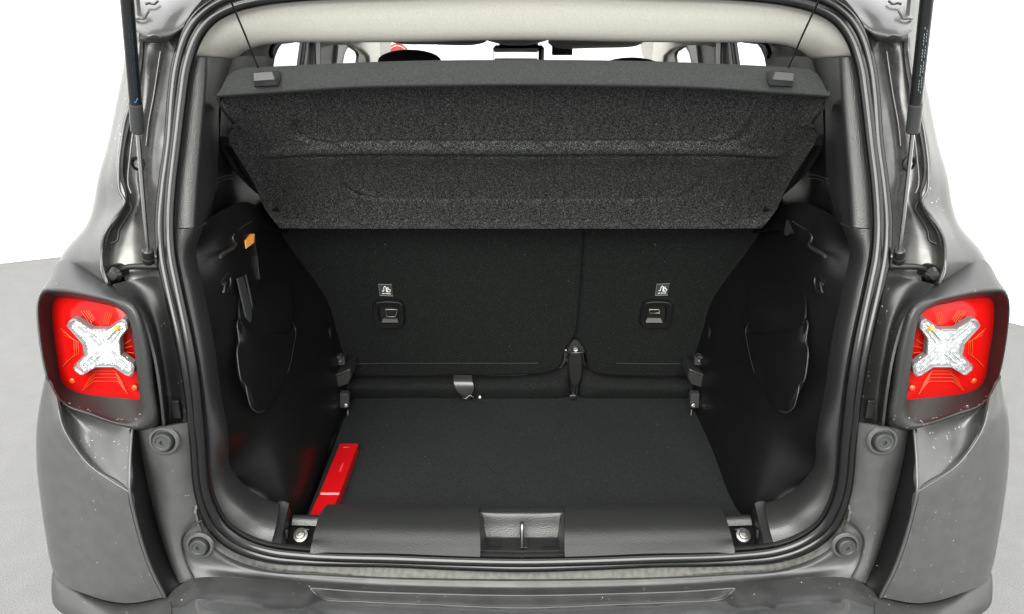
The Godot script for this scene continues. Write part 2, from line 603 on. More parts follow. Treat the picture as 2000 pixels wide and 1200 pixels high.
func build_cabin(car: Node3D):
	# headliner: rear header and ceiling
	put("headliner", sheet(symg([
		[Vector3(-0.5394, 1.5522, -1.4008), Vector3(-0.5324, 1.5702, -1.4073), Vector3(-0.5205, 1.5882, -1.4138), Vector3(-0.5010, 1.6070, -1.4205), Vector3(-0.4757, 1.6210, -1.4256), Vector3(-0.4337, 1.6288, -1.4284), Vector3(-0.3541, 1.6351, -1.4306), Vector3(-0.1865, 1.6397, -1.4323), Vector3(-0.0006, 1.6460, -1.4346)],
		[Vector3(-0.5414, 1.5501, -1.4080), Vector3(-0.5262, 1.5588, -1.4212), Vector3(-0.5066, 1.5680, -1.4295), Vector3(-0.4877, 1.5826, -1.4297), Vector3(-0.4616, 1.5929, -1.4315), Vector3(-0.4199, 1.6001, -1.4340), Vector3(-0.3462, 1.6032, -1.4352), Vector3(-0.1927, 1.6064, -1.4363), Vector3(-0.0004, 1.6111, -1.4380)],
		[Vector3(-0.5425, 1.5485, -1.4175), Vector3(-0.5177, 1.5462, -1.4466), Vector3(-0.5004, 1.5431, -1.4755), Vector3(-0.4780, 1.5557, -1.4650), Vector3(-0.4505, 1.5653, -1.4585), Vector3(-0.4091, 1.5705, -1.4554), Vector3(-0.3415, 1.5713, -1.4557), Vector3(-0.2010, 1.5721, -1.4560), Vector3(0.0001, 1.5753, -1.4571)],
		[Vector3(-0.5480, 1.5462, -1.4366), Vector3(-0.5260, 1.5431, -1.4755), Vector3(-0.5112, 1.5400, -1.5144), Vector3(-0.4899, 1.5534, -1.5092), Vector3(-0.4617, 1.5633, -1.5028), Vector3(-0.4204, 1.5683, -1.5046), Vector3(-0.3514, 1.5691, -1.5049), Vector3(-0.2071, 1.5700, -1.5052), Vector3(0.0007, 1.5733, -1.5064)],
		[Vector3(-0.6000, 1.5350, -1.6000), Vector3(-0.6000, 1.5400, -1.6200), Vector3(-0.6000, 1.5450, -1.6800), Vector3(-0.5700, 1.5600, -1.7000), Vector3(-0.5300, 1.5700, -1.7000), Vector3(-0.4600, 1.5750, -1.7000), Vector3(-0.3600, 1.5780, -1.7000), Vector3(-0.2000, 1.5800, -1.7000), Vector3(0.0000, 1.5800, -1.7000)],
		[Vector3(-0.6300, 1.5000, -2.6000), Vector3(-0.6200, 1.5300, -2.6000), Vector3(-0.6000, 1.5500, -2.6000), Vector3(-0.5700, 1.5650, -2.6000), Vector3(-0.5300, 1.5700, -2.6000), Vector3(-0.4600, 1.5750, -2.6000), Vector3(-0.3600, 1.5780, -2.6000), Vector3(-0.2000, 1.5800, -2.6000), Vector3(0.0000, 1.5800, -2.6000)],
		[Vector3(-0.6300, 1.4400, -3.4500), Vector3(-0.6200, 1.4600, -3.4500), Vector3(-0.6000, 1.4750, -3.4500), Vector3(-0.5700, 1.4850, -3.4500), Vector3(-0.5300, 1.4900, -3.4500), Vector3(-0.4600, 1.4950, -3.4500), Vector3(-0.3600, 1.5000, -3.4500), Vector3(-0.2000, 1.5000, -3.4500), Vector3(0.0000, 1.5000, -3.4500)]]), 4, 5, .006), M.cream, car)
	for s in [-1.0, 1.0]:
		var dx := Vector3(.012 * s, 0, 0)
		# black quarter trim, door pillars and frames, each in the plane of the car's side
		put("quarter_trim", prism(mrow([Vector3(-0.6000, 1.4815, -1.7628), Vector3(-0.6000, 1.5132, -1.7753), Vector3(-0.6000, 1.5248, -1.8247), Vector3(-0.6000, 1.5307, -1.9080), Vector3(-0.6000, 1.5305, -2.0304), Vector3(-0.6000, 1.5328, -2.2102), Vector3(-0.6000, 1.5245, -2.1817), Vector3(-0.6000, 1.5109, -2.1275), Vector3(-0.6000, 1.4942, -2.0925), Vector3(-0.6000, 1.4744, -2.0708), Vector3(-0.6000, 1.4410, -2.0440), Vector3(-0.6000, 1.3508, -1.9949), Vector3(-0.6000, 1.3922, -1.7277)], s), dx), M.black_trim, car)
		var q := put("grab_handle", tube(curve(mrow([Vector3(-0.5850, 1.5298, -2.0599), Vector3(-0.5850, 1.5227, -2.0256), Vector3(-0.5850, 1.5102, -2.0074), Vector3(-0.5850, 1.5017, -2.0129)], s), 5), .006, 8), M.grey_plastic, car)
		put("door_pillar", prism(mrow([Vector3(-0.6400, 1.4353, -2.4909), Vector3(-0.6400, 1.5038, -2.5622), Vector3(-0.6400, 1.5230, -2.5827), Vector3(-0.6400, 1.5105, -2.8194), Vector3(-0.6400, 1.4715, -2.7810), Vector3(-0.6400, 1.3201, -2.7214), Vector3(-0.6400, 1.3573, -2.4233)], s), dx, .003), M.black_trim, car)
		put("belt_guide", prism(mrow([Vector3(-0.6280, 1.4400, -2.4864), Vector3(-0.6280, 1.5060, -2.5509), Vector3(-0.6280, 1.5044, -2.5766), Vector3(-0.6280, 1.4367, -2.5236), Vector3(-0.6280, 1.3491, -2.4891), Vector3(-0.6280, 1.3559, -2.4345)], s), dx * .3, .002), M.dark_plastic, car)
		put("belt_guide", prism(mrow([Vector3(-0.6280, 1.4262, -2.6422), Vector3(-0.6280, 1.4992, -2.6638), Vector3(-0.6280, 1.4953, -2.7277), Vector3(-0.6280, 1.4212, -2.6986), Vector3(-0.6280, 1.3276, -2.6617), Vector3(-0.6280, 1.3345, -2.6061)], s), dx * .3, .002), M.dark_plastic, car)
		put("front_door_pillar", prism(mrow([Vector3(-0.6500, 1.3146, -2.7652), Vector3(-0.6500, 1.4685, -2.8258), Vector3(-0.6500, 1.4676, -2.9382), Vector3(-0.6500, 1.4631, -3.1138), Vector3(-0.6500, 1.4482, -3.3503), Vector3(-0.6500, 1.4366, -3.3241), Vector3(-0.6500, 1.4169, -3.2326), Vector3(-0.6500, 1.3878, -3.1808), Vector3(-0.6500, 1.2709, -3.1150)], s), dx, .003), M.black_trim, car)
		put("belt_guide", prism(mrow([Vector3(-0.6380, 1.2927, -2.9406), Vector3(-0.6380, 1.4048, -3.0027), Vector3(-0.6380, 1.4595, -3.0609), Vector3(-0.6380, 1.4471, -3.2218), Vector3(-0.6380, 1.4272, -3.1436), Vector3(-0.6380, 1.3971, -3.0929), Vector3(-0.6380, 1.2818, -3.0284)], s), dx * .25, .002), M.dark_plastic, car)
		put("door_frame", prism(mrow([Vector3(-0.6450, 1.4402, -3.2985), Vector3(-0.6450, 1.4475, -3.3014), Vector3(-0.6450, 1.4290, -3.4972), Vector3(-0.6450, 1.4013, -3.6620), Vector3(-0.6450, 1.3645, -3.7838), Vector3(-0.6450, 1.3284, -3.7981), Vector3(-0.6450, 1.1923, -3.7445), Vector3(-0.6450, 1.2357, -3.3973), Vector3(-0.6450, 1.3620, -3.4589), Vector3(-0.6450, 1.3912, -3.4943), Vector3(-0.6450, 1.4073, -3.4649)], s), dx, .003), M.black_trim, car)
		put("roof_rail_trim", prism(mrow([Vector3(-0.6300, 1.5096, -2.7203), Vector3(-0.6300, 1.4128, -4.4707), Vector3(-0.6300, 1.3709, -4.3381), Vector3(-0.6300, 1.3375, -4.2875), Vector3(-0.6300, 1.3032, -4.1132), Vector3(-0.6300, 1.1789, -3.8516), Vector3(-0.6300, 1.2068, -3.6283), Vector3(-0.6300, 1.3407, -3.6810), Vector3(-0.6300, 1.3737, -3.6666), Vector3(-0.6300, 1.4127, -3.5008), Vector3(-0.6300, 1.4490, -3.2209), Vector3(-0.6300, 1.4672, -2.9695), Vector3(-0.6300, 1.4725, -2.7429)], s), dx * .3, .004), M.cream, car)
		for e in [[-1.62, -2.62], [-2.66, -3.85]]:
			put("side_window", prism(mrow([Vector3(-.688, 1.52, e[0]), Vector3(-.688, 1.52, e[1]), Vector3(-.712, 1.0, e[1]), Vector3(-.712, 1.0, e[0])], s), Vector3(.004 * -s, 0, 0)), M.glass, car)
	put("windscreen", sheet(symg([
		[Vector3(-0.5600, 1.4700, -3.5000), Vector3(-0.3000, 1.5000, -3.4700), Vector3(0.0000, 1.5100, -3.4600)],
		[Vector3(-0.6200, 1.2000, -3.9200), Vector3(-0.3000, 1.2300, -3.8700), Vector3(0.0000, 1.2400, -3.8600)],
		[Vector3(-0.6600, 1.0000, -4.2400), Vector3(-0.3000, 1.0300, -4.2000), Vector3(0.0000, 1.0400, -4.1900)]]), 4, 4, .005), M.glass, car)
	# sun visors and the overhead console
	for s in [-1.0, 1.0]:
		var v := put("sun_visor", sheet(mgrid([
			[Vector3(-0.4800, 1.4738, -3.3000), Vector3(-0.4506, 1.4738, -3.3000), Vector3(-0.3131, 1.4775, -3.3000), Vector3(-0.1327, 1.4813, -3.3000), Vector3(-0.1170, 1.4813, -3.3000)],
			[Vector3(-0.4745, 1.4644, -3.2700), Vector3(-0.4478, 1.4533, -3.2700), Vector3(-0.3115, 1.4477, -3.2700), Vector3(-0.1457, 1.4495, -3.2700), Vector3(-0.1241, 1.4644, -3.2700)],
			[Vector3(-0.4772, 1.4651, -3.2900), Vector3(-0.4503, 1.4539, -3.2900), Vector3(-0.3133, 1.4483, -3.2900), Vector3(-0.1465, 1.4501, -3.2900), Vector3(-0.1247, 1.4651, -3.2900)]], s), 4, 3, .012), M.cream, car)
	put("overhead_console", sheet(symg([
		[Vector3(-0.1140, 1.4903, -3.2000), Vector3(-0.0475, 1.4903, -3.2000), Vector3(0.0038, 1.4903, -3.2000)],
		[Vector3(-0.1104, 1.4686, -3.2000), Vector3(-0.0474, 1.4590, -3.1800), Vector3(0.0037, 1.4571, -3.1800)],
		[Vector3(-0.1049, 1.4619, -3.2800), Vector3(-0.0483, 1.4452, -3.2800), Vector3(0.0045, 1.4433, -3.2800)]]), 4, 4, .02), M.cream, car)
	# inner mirror
	var im := put("inner_mirror", box(Vector3(0.0066, 1.4001, -3.2800), Vector3(.098, .045, .012), .01), M.dark_plastic, car)
	put("mirror_glass", box(Vector3(-0.0034, 1.4015, -3.2620), Vector3(.085, .034, .003), .002, Basis(Vector3.RIGHT, -.079)), M.mirror, im)
	put("mirror_stem", box(Vector3(0.0068, 1.4350, -3.3200), Vector3(.075, .03, .02), .006), M.dark_plastic, im)

# ------------------------------------------------------------------ outer rear corner, built for the left and mirrored
func build_rear_side(car: Node3D, s: float):
	var fl := s > 0
	var g := mgrid([[Vector3(-0.7000, 1.6200, -2.2000), Vector3(-0.7011, 1.6683, -1.5306), Vector3(-0.6668, 1.6680, -1.4805), Vector3(-0.6402, 1.6678, -1.4504)],
		[Vector3(-0.7050, 1.5500, -2.2000), Vector3(-0.6932, 1.5481, -1.4873), Vector3(-0.6599, 1.5534, -1.4392), Vector3(-0.6342, 1.5579, -1.4109)],
		[Vector3(-0.7150, 1.5000, -2.2000), Vector3(-0.7067, 1.4799, -1.4628), Vector3(-0.6738, 1.4834, -1.4140), Vector3(-0.6488, 1.4830, -1.3839)],
		[Vector3(-0.7300, 1.4200, -2.2000), Vector3(-0.7248, 1.4023, -1.4348), Vector3(-0.6914, 1.4091, -1.3873), Vector3(-0.6668, 1.4095, -1.3574)],
		[Vector3(-0.7350, 1.3600, -2.2000), Vector3(-0.7426, 1.3479, -1.4152), Vector3(-0.7025, 1.3605, -1.3698), Vector3(-0.6699, 1.3706, -1.3434)],
		[Vector3(-0.7450, 1.3200, -2.2000), Vector3(-0.7533, 1.2967, -1.3968), Vector3(-0.7073, 1.3107, -1.3568), Vector3(-0.6638, 1.3269, -1.3277)],
		[Vector3(-0.7600, 1.2900, -2.2000), Vector3(-0.7645, 1.2690, -1.3868), Vector3(-0.7294, 1.2718, -1.3479), Vector3(-0.6983, 1.2714, -1.3127)],
		[Vector3(-0.7900, 1.2500, -2.2000), Vector3(-0.8065, 1.2218, -1.3699), Vector3(-0.7529, 1.2226, -1.3302), Vector3(-0.7057, 1.2202, -1.2993)],
		[Vector3(-0.8000, 1.2000, -2.2000), Vector3(-0.8178, 1.1923, -1.3592), Vector3(-0.7541, 1.1767, -1.3236), Vector3(-0.6956, 1.1742, -1.2927)],
		[Vector3(-0.8050, 1.0500, -2.2000), Vector3(-0.8448, 1.0943, -1.3377), Vector3(-0.7731, 1.0802, -1.3247), Vector3(-0.7096, 1.0842, -1.3155)],
		[Vector3(-0.8100, 0.9000, -2.2000), Vector3(-0.8589, 0.9831, -1.3170), Vector3(-0.7880, 0.9573, -1.3070), Vector3(-0.7154, 0.9524, -1.2970)]], s)
	var body := put("rear_wing", sheet(g, 5, 5, .006, fl), M.paint, car)
	drops(smooth_grid(mgrid([[Vector3(-0.7067, 1.4799, -1.4628), Vector3(-0.6738, 1.4834, -1.4140), Vector3(-0.6488, 1.4830, -1.3839)],
		[Vector3(-0.7248, 1.4023, -1.4348), Vector3(-0.6914, 1.4091, -1.3873), Vector3(-0.6668, 1.4095, -1.3574)],
		[Vector3(-0.7426, 1.3479, -1.4152), Vector3(-0.7025, 1.3605, -1.3698), Vector3(-0.6699, 1.3706, -1.3434)],
		[Vector3(-0.7533, 1.2967, -1.3968), Vector3(-0.7073, 1.3107, -1.3568), Vector3(-0.6638, 1.3269, -1.3277)],
		[Vector3(-0.7645, 1.2690, -1.3868), Vector3(-0.7294, 1.2718, -1.3479), Vector3(-0.6983, 1.2714, -1.3127)],
		[Vector3(-0.8065, 1.2218, -1.3699), Vector3(-0.7529, 1.2226, -1.3302), Vector3(-0.7057, 1.2202, -1.2993)]], s), 4, 4), 60, 5 if fl else 6, body, .0008, .0024, fl)
	# folded flange along the wing's edge
	put("flange", tube(curve(mrow([Vector3(-0.6325, 1.5582, -1.4070), Vector3(-0.6470, 1.4835, -1.3801), Vector3(-0.6577, 1.4480, -1.3673), Vector3(-0.6650, 1.4101, -1.3537), Vector3(-0.6689, 1.3769, -1.3417), Vector3(-0.6677, 1.3437, -1.3297), Vector3(-0.6595, 1.3262, -1.3234), Vector3(-0.6795, 1.2982, -1.3174), Vector3(-0.6969, 1.2711, -1.3076), Vector3(-0.7031, 1.2393, -1.3012), Vector3(-0.7027, 1.2121, -1.2913), Vector3(-0.6951, 1.1912, -1.2888)], s), 5), .0026, 6), M.gutter, body)
	# gutter between the wing and the seal
	var gg := mgrid([[Vector3(-0.6343, 1.5814, -1.4223), Vector3(-0.6325, 1.5807, -1.4341), Vector3(-0.6213, 1.5836, -1.4411), Vector3(-0.6001, 1.5871, -1.4363), Vector3(-0.5818, 1.5892, -1.4251), Vector3(-0.5624, 1.5913, -1.4149)],
		[Vector3(-0.6329, 1.5550, -1.4068), Vector3(-0.6354, 1.5517, -1.4296), Vector3(-0.6213, 1.5514, -1.4325), Vector3(-0.6022, 1.5529, -1.4240), Vector3(-0.5890, 1.5514, -1.4115), Vector3(-0.5730, 1.5507, -1.4002)],
		[Vector3(-0.6466, 1.4834, -1.3810), Vector3(-0.6468, 1.4789, -1.4034), Vector3(-0.6321, 1.4797, -1.4097), Vector3(-0.6206, 1.4832, -1.4020), Vector3(-0.6018, 1.4827, -1.3868), Vector3(-0.5823, 1.4824, -1.3757)],
		[Vector3(-0.6645, 1.4163, -1.3569), Vector3(-0.6632, 1.4122, -1.3794), Vector3(-0.6499, 1.4107, -1.3879), Vector3(-0.6366, 1.4072, -1.3836), Vector3(-0.6104, 1.4147, -1.3563), Vector3(-0.5865, 1.4171, -1.3522)],
		[Vector3(-0.6686, 1.3688, -1.3398), Vector3(-0.6674, 1.3624, -1.3614), Vector3(-0.6571, 1.3575, -1.3717), Vector3(-0.6420, 1.3581, -1.3689), Vector3(-0.6187, 1.3636, -1.3439), Vector3(-0.5947, 1.3667, -1.3340)],
		[Vector3(-0.6591, 1.3260, -1.3244), Vector3(-0.6628, 1.3220, -1.3469), Vector3(-0.6554, 1.3202, -1.3613), Vector3(-0.6402, 1.3225, -1.3591), Vector3(-0.6212, 1.3273, -1.3398), Vector3(-0.6019, 1.3335, -1.3220)],
		[Vector3(-0.6952, 1.2711, -1.3076), Vector3(-0.6921, 1.2696, -1.3340), Vector3(-0.6731, 1.2705, -1.3464), Vector3(-0.6492, 1.2713, -1.3437), Vector3(-0.6248, 1.2751, -1.3241), Vector3(-0.6052, 1.2788, -1.3024)],
		[Vector3(-0.7007, 1.2279, -1.2950), Vector3(-0.6976, 1.2256, -1.3212), Vector3(-0.6773, 1.2254, -1.3301), Vector3(-0.6498, 1.2263, -1.3275), Vector3(-0.6237, 1.2316, -1.3084), Vector3(-0.6024, 1.2383, -1.2878)],
		[Vector3(-0.6909, 1.1951, -1.2832), Vector3(-0.6899, 1.1906, -1.3056), Vector3(-0.6703, 1.1929, -1.3095), Vector3(-0.6430, 1.1955, -1.3074), Vector3(-0.6165, 1.2012, -1.2914), Vector3(-0.5961, 1.2049, -1.2758)]], s)
	var gut := put("boot_gutter", sheet(gg, 5, 6, .004, fl), M.gutter, car)
	drops(smooth_grid(gg.slice(0, 5), 4, 4), 26, 15 if fl else 16, gut, .0007, .0018, fl)
	put("seam", tube(curve(mrow([Vector3(-0.6402, 1.5258, -1.4065), Vector3(-0.6445, 1.4623, -1.3836), Vector3(-0.6540, 1.3986, -1.3607), Vector3(-0.6593, 1.3502, -1.3460), Vector3(-0.6543, 1.3358, -1.3408)], s), 6), .0022, 6), M.gutter, gut)
	put("seam", tube(curve(mrow([Vector3(-0.6018, 1.5574, -1.4184), Vector3(-0.6147, 1.4890, -1.3959), Vector3(-0.6249, 1.4456, -1.3830), Vector3(-0.6308, 1.4092, -1.3727)], s), 6), .0018, 6), M.gutter, gut)
	put("pressed_edge", tube(curve(mrow([Vector3(-0.6591, 1.3216, -1.3384), Vector3(-0.6571, 1.3105, -1.3372), Vector3(-0.6662, 1.2969, -1.3351), Vector3(-0.6807, 1.2752, -1.3300), Vector3(-0.6844, 1.2590, -1.3242), Vector3(-0.6931, 1.2557, -1.3174)], s), 6), .0022, 6), M.black_trim, gut)
	put("cross_bracket", tube(curve(mrow([Vector3(-0.6778, 1.2131, -1.3067), Vector3(-0.6612, 1.2202, -1.2993), Vector3(-0.6313, 1.2240, -1.2906), Vector3(-0.6009, 1.2276, -1.2799)], s), 4), .0052, 10), M.dark_plastic, gut)
	put("drain_plug", lathe(mv(Vector3(-0.6872, 1.2036, -1.3183), s), Vector3(0, .15, 1), [[.017, 0.0], [.0165, .012], [.014, .022], [.008, .028], [0, .029]], 20), M.rubber, gut)
	put("hinge_pocket", lathe(mv(Vector3(-0.6508, 1.3793, -1.3716), s), Vector3(-s * -.2, 0, 1), [[.012, -.004], [.012, .0], [.009, .001], [.008, -.01], [0, -.01]], 18), M.black_trim, gut)
	# roof end below the tailgate hinge: a bright, upward-facing ledge
	var hl := mgrid([[Vector3(-0.7042, 1.6686, -1.6000), Vector3(-0.6782, 1.6686, -1.6000), Vector3(-0.6333, 1.6685, -1.5800), Vector3(-0.5767, 1.6684, -1.5500), Vector3(-0.5195, 1.6681, -1.5000)],
		[Vector3(-0.6545, 1.6279, -1.4700), Vector3(-0.6326, 1.6319, -1.4750), Vector3(-0.5997, 1.6360, -1.4700), Vector3(-0.5564, 1.6425, -1.4600), Vector3(-0.5178, 1.6506, -1.4500)],
		[Vector3(-0.6270, 1.5983, -1.4000), Vector3(-0.6068, 1.5999, -1.4000), Vector3(-0.5869, 1.6042, -1.4100), Vector3(-0.5633, 1.6094, -1.4200), Vector3(-0.5409, 1.6196, -1.4200)],
		[Vector3(-0.6154, 1.5868, -1.3800), Vector3(-0.5993, 1.5824, -1.3750), Vector3(-0.5850, 1.5821, -1.3800), Vector3(-0.5688, 1.5847, -1.3900), Vector3(-0.5530, 1.5944, -1.4000)],
		[Vector3(-0.6329, 1.5735, -1.4200), Vector3(-0.6157, 1.5709, -1.4100), Vector3(-0.5989, 1.5709, -1.4100), Vector3(-0.5839, 1.5735, -1.4200), Vector3(-0.5655, 1.5831, -1.4200)]], s)
	var hinge := put("roof_end", sheet(hl, 5, 5, .004, fl), M.paint, car)
	drops(smooth_grid(hl.slice(1, 4), 4, 4), 24, 25 if fl else 26, hinge, .0008, .0024, fl)
	put("sealer_bead", tube(curve(mrow([Vector3(-0.6334, 1.6080, -1.4150), Vector3(-0.6245, 1.6089, -1.4100), Vector3(-0.6170, 1.6089, -1.4100), Vector3(-0.6150, 1.6135, -1.4150), Vector3(-0.6119, 1.6196, -1.4200)], s), 3), .0022, 6), M.gutter, hinge)
	put("sealer_bead", tube(curve(mrow([Vector3(-0.6298, 1.6298, -1.4550), Vector3(-0.6227, 1.6314, -1.4550), Vector3(-0.6149, 1.6299, -1.4520), Vector3(-0.6106, 1.6345, -1.4600)], s), 3), .0022, 6), M.gutter, hinge)
	put("sealer_bead", tube(curve(mrow([Vector3(-0.6201, 1.5912, -1.3850), Vector3(-0.6067, 1.5871, -1.3750), Vector3(-0.5971, 1.5835, -1.3700), Vector3(-0.5878, 1.5857, -1.3720), Vector3(-0.5797, 1.5824, -1.3750)], s), 3), .0026, 6), M.gutter, hinge)
	# black cladding between the lamp and the seal
	var cl := mgrid([[Vector3(-0.6836, 1.1960, -1.2806), Vector3(-0.6659, 1.1961, -1.3006), Vector3(-0.6272, 1.2033, -1.2932), Vector3(-0.5951, 1.2105, -1.2778)],
		[Vector3(-0.6570, 1.1874, -1.2575), Vector3(-0.6468, 1.1815, -1.2903), Vector3(-0.6230, 1.1847, -1.2965), Vector3(-0.5920, 1.1954, -1.2723)],
		[Vector3(-0.6155, 1.1590, -1.2272), Vector3(-0.6254, 1.1375, -1.2797), Vector3(-0.6064, 1.1375, -1.2797), Vector3(-0.5832, 1.1492, -1.2557)],
		[Vector3(-0.5991, 1.1033, -1.2098), Vector3(-0.6148, 1.0782, -1.2643), Vector3(-0.5965, 1.0782, -1.2643), Vector3(-0.5729, 1.0900, -1.2387)],
		[Vector3(-0.5943, 1.0436, -1.1993), Vector3(-0.6124, 1.0138, -1.2572), Vector3(-0.5948, 1.0138, -1.2572), Vector3(-0.5685, 1.0278, -1.2299)],
		[Vector3(-0.5971, 0.9761, -1.1970), Vector3(-0.6143, 0.9465, -1.2470), Vector3(-0.5979, 0.9495, -1.2470), Vector3(-0.5700, 0.9618, -1.2290)]], s)
	var clad := put("lamp_surround", sheet(cl, 6, 6, .004, fl), M.bezel, car)
	drops(smooth_grid(cl.slice(1), 4, 4), 90, 35 if fl else 36, clad, .0005, .0017, fl)
	put("moulded_mark", box(mv(Vector3(-0.5922, 0.9862, -1.2350), s), Vector3(.007, .017, .002), .001), M.black_trim, clad)
	build_lamp(car, s)
	# bumper corner: main skin, scoop below the lamp and the return face
	var mp := mgrid([[Vector3(-0.8150, 1.0600, -1.9000), Vector3(-0.8079, 1.0443, -1.2450), Vector3(-0.7981, 1.0368, -1.2350), Vector3(-0.7895, 1.0230, -1.2280), Vector3(-0.7839, 1.0155, -1.2240)],
		[Vector3(-0.8200, 1.0000, -1.9000), Vector3(-0.8359, 0.9780, -1.2500), Vector3(-0.8096, 0.9769, -1.2250), Vector3(-0.7875, 0.9706, -1.2100), Vector3(-0.7709, 0.9668, -1.2030)],
		[Vector3(-0.8250, 0.9500, -1.9000), Vector3(-0.8510, 0.9274, -1.2500), Vector3(-0.8054, 0.9299, -1.2150), Vector3(-0.7616, 0.9241, -1.1950), Vector3(-0.7333, 0.9113, -1.1850)],
		[Vector3(-0.8250, 0.8900, -1.9000), Vector3(-0.8634, 0.8650, -1.2500), Vector3(-0.7898, 0.8731, -1.2050), Vector3(-0.7180, 0.8755, -1.1750), Vector3(-0.6596, 0.8711, -1.1620)],
		[Vector3(-0.8200, 0.8300, -1.9000), Vector3(-0.8702, 0.8114, -1.2500), Vector3(-0.7865, 0.8191, -1.2000), Vector3(-0.7132, 0.8231, -1.1720), Vector3(-0.6586, 0.8266, -1.1600)],
		[Vector3(-0.8100, 0.7600, -1.9000), Vector3(-0.8789, 0.7169, -1.2500), Vector3(-0.7901, 0.7382, -1.1970), Vector3(-0.7162, 0.7526, -1.1700), Vector3(-0.6546, 0.7667, -1.1600)],
		[Vector3(-0.8000, 0.7000, -1.9000), Vector3(-0.8821, 0.6510, -1.2500), Vector3(-0.7939, 0.6711, -1.1970), Vector3(-0.7127, 0.6868, -1.1700), Vector3(-0.6472, 0.7094, -1.1600)],
		[Vector3(-0.7900, 0.6400, -1.9000), Vector3(-0.8779, 0.6297, -1.2500), Vector3(-0.7935, 0.6251, -1.1970), Vector3(-0.7121, 0.6273, -1.1720), Vector3(-0.6340, 0.6497, -1.1620)]], s)
	var corner := put("bumper_corner", sheet(mp, 5, 5, .005, fl), M.paint, car)
	drops(smooth_grid(mgrid(mp.slice(2), -1).map(func(r): return r.slice(1)), 4, 4), 150, 45 if fl else 46, corner, .0004, .0013, fl, 13)
	var sc := mgrid([[Vector3(-0.7986, 1.0136, -1.2350), Vector3(-0.7724, 0.9835, -1.2400), Vector3(-0.7203, 0.9683, -1.2350), Vector3(-0.6675, 0.9541, -1.2250)],
		[Vector3(-0.7896, 1.0074, -1.2320), Vector3(-0.7764, 0.9660, -1.2500), Vector3(-0.7264, 0.9475, -1.2400), Vector3(-0.6670, 0.9420, -1.2150)],
		[Vector3(-0.7832, 0.9884, -1.2220), Vector3(-0.7688, 0.9443, -1.2350), Vector3(-0.7212, 0.9249, -1.2200), Vector3(-0.6647, 0.9201, -1.1950)],
		[Vector3(-0.7741, 0.9678, -1.2080), Vector3(-0.7548, 0.9217, -1.2120), Vector3(-0.7086, 0.9020, -1.1950), Vector3(-0.6565, 0.8946, -1.1720)],
		[Vector3(-0.7683, 0.9628, -1.2030), Vector3(-0.7327, 0.9101, -1.1870), Vector3(-0.6952, 0.8870, -1.1730), Vector3(-0.6589, 0.8701, -1.1620)]], s)
	var scoop := put("scoop", sheet(sc, 5, 5, .004, fl), M.paint, corner)
	drops(smooth_grid(sc.slice(1), 4, 4), 70, 55 if fl else 56, scoop, .0005, .0017, fl)
	var gr := mgrid([[Vector3(-0.6668, 0.9558, -1.2220), Vector3(-0.6696, 0.9463, -1.2350), Vector3(-0.6690, 0.9356, -1.2500)],
		[Vector3(-0.6633, 0.9207, -1.1940), Vector3(-0.6706, 0.9025, -1.2200), Vector3(-0.6736, 0.8808, -1.2500)],
		[Vector3(-0.6589, 0.8701, -1.1620), Vector3(-0.6666, 0.8443, -1.2000), Vector3(-0.6725, 0.8092, -1.2500)],
		[Vector3(-0.6577, 0.8266, -1.1600), Vector3(-0.6654, 0.7925, -1.2000), Vector3(-0.6699, 0.7563, -1.2500)],
		[Vector3(-0.6546, 0.7667, -1.1600), Vector3(-0.6602, 0.7359, -1.2000), Vector3(-0.6601, 0.7097, -1.2400)],
		[Vector3(-0.6472, 0.7094, -1.1600), Vector3(-0.6482, 0.6882, -1.1900), Vector3(-0.6455, 0.6688, -1.2250)],
		[Vector3(-0.6340, 0.6497, -1.1620), Vector3(-0.6309, 0.6444, -1.1800), Vector3(-0.6223, 0.6480, -1.2000)]], s)
	var ret := put("return_face", sheet(gr, 4, 5, .004, fl), M.black_trim, corner)
	drops(smooth_grid(gr, 4, 4), 24, 65 if fl else 66, ret, .0005, .0014, fl)
	put("rolled_edge", tube(curve(mrow([Vector3(-0.6670, 0.9547, -1.2240), Vector3(-0.6627, 0.9213, -1.1930), Vector3(-0.6598, 0.8977, -1.1750), Vector3(-0.6583, 0.8708, -1.1610), Vector3(-0.6571, 0.8273, -1.1590), Vector3(-0.6541, 0.7675, -1.1590), Vector3(-0.6466, 0.7102, -1.1590), Vector3(-0.6335, 0.6506, -1.1610)], s), 6), .0024, 8), M.paint, corner)
	put("scoop_edge", tube(curve(mrow([Vector3(-0.7855, 1.0125, -1.2260), Vector3(-0.7712, 0.9665, -1.2035), Vector3(-0.7336, 0.9110, -1.1855), Vector3(-0.6960, 0.8870, -1.1730), Vector3(-0.6592, 0.8708, -1.1610)], s), 6), .0020, 8), M.paint, corner)
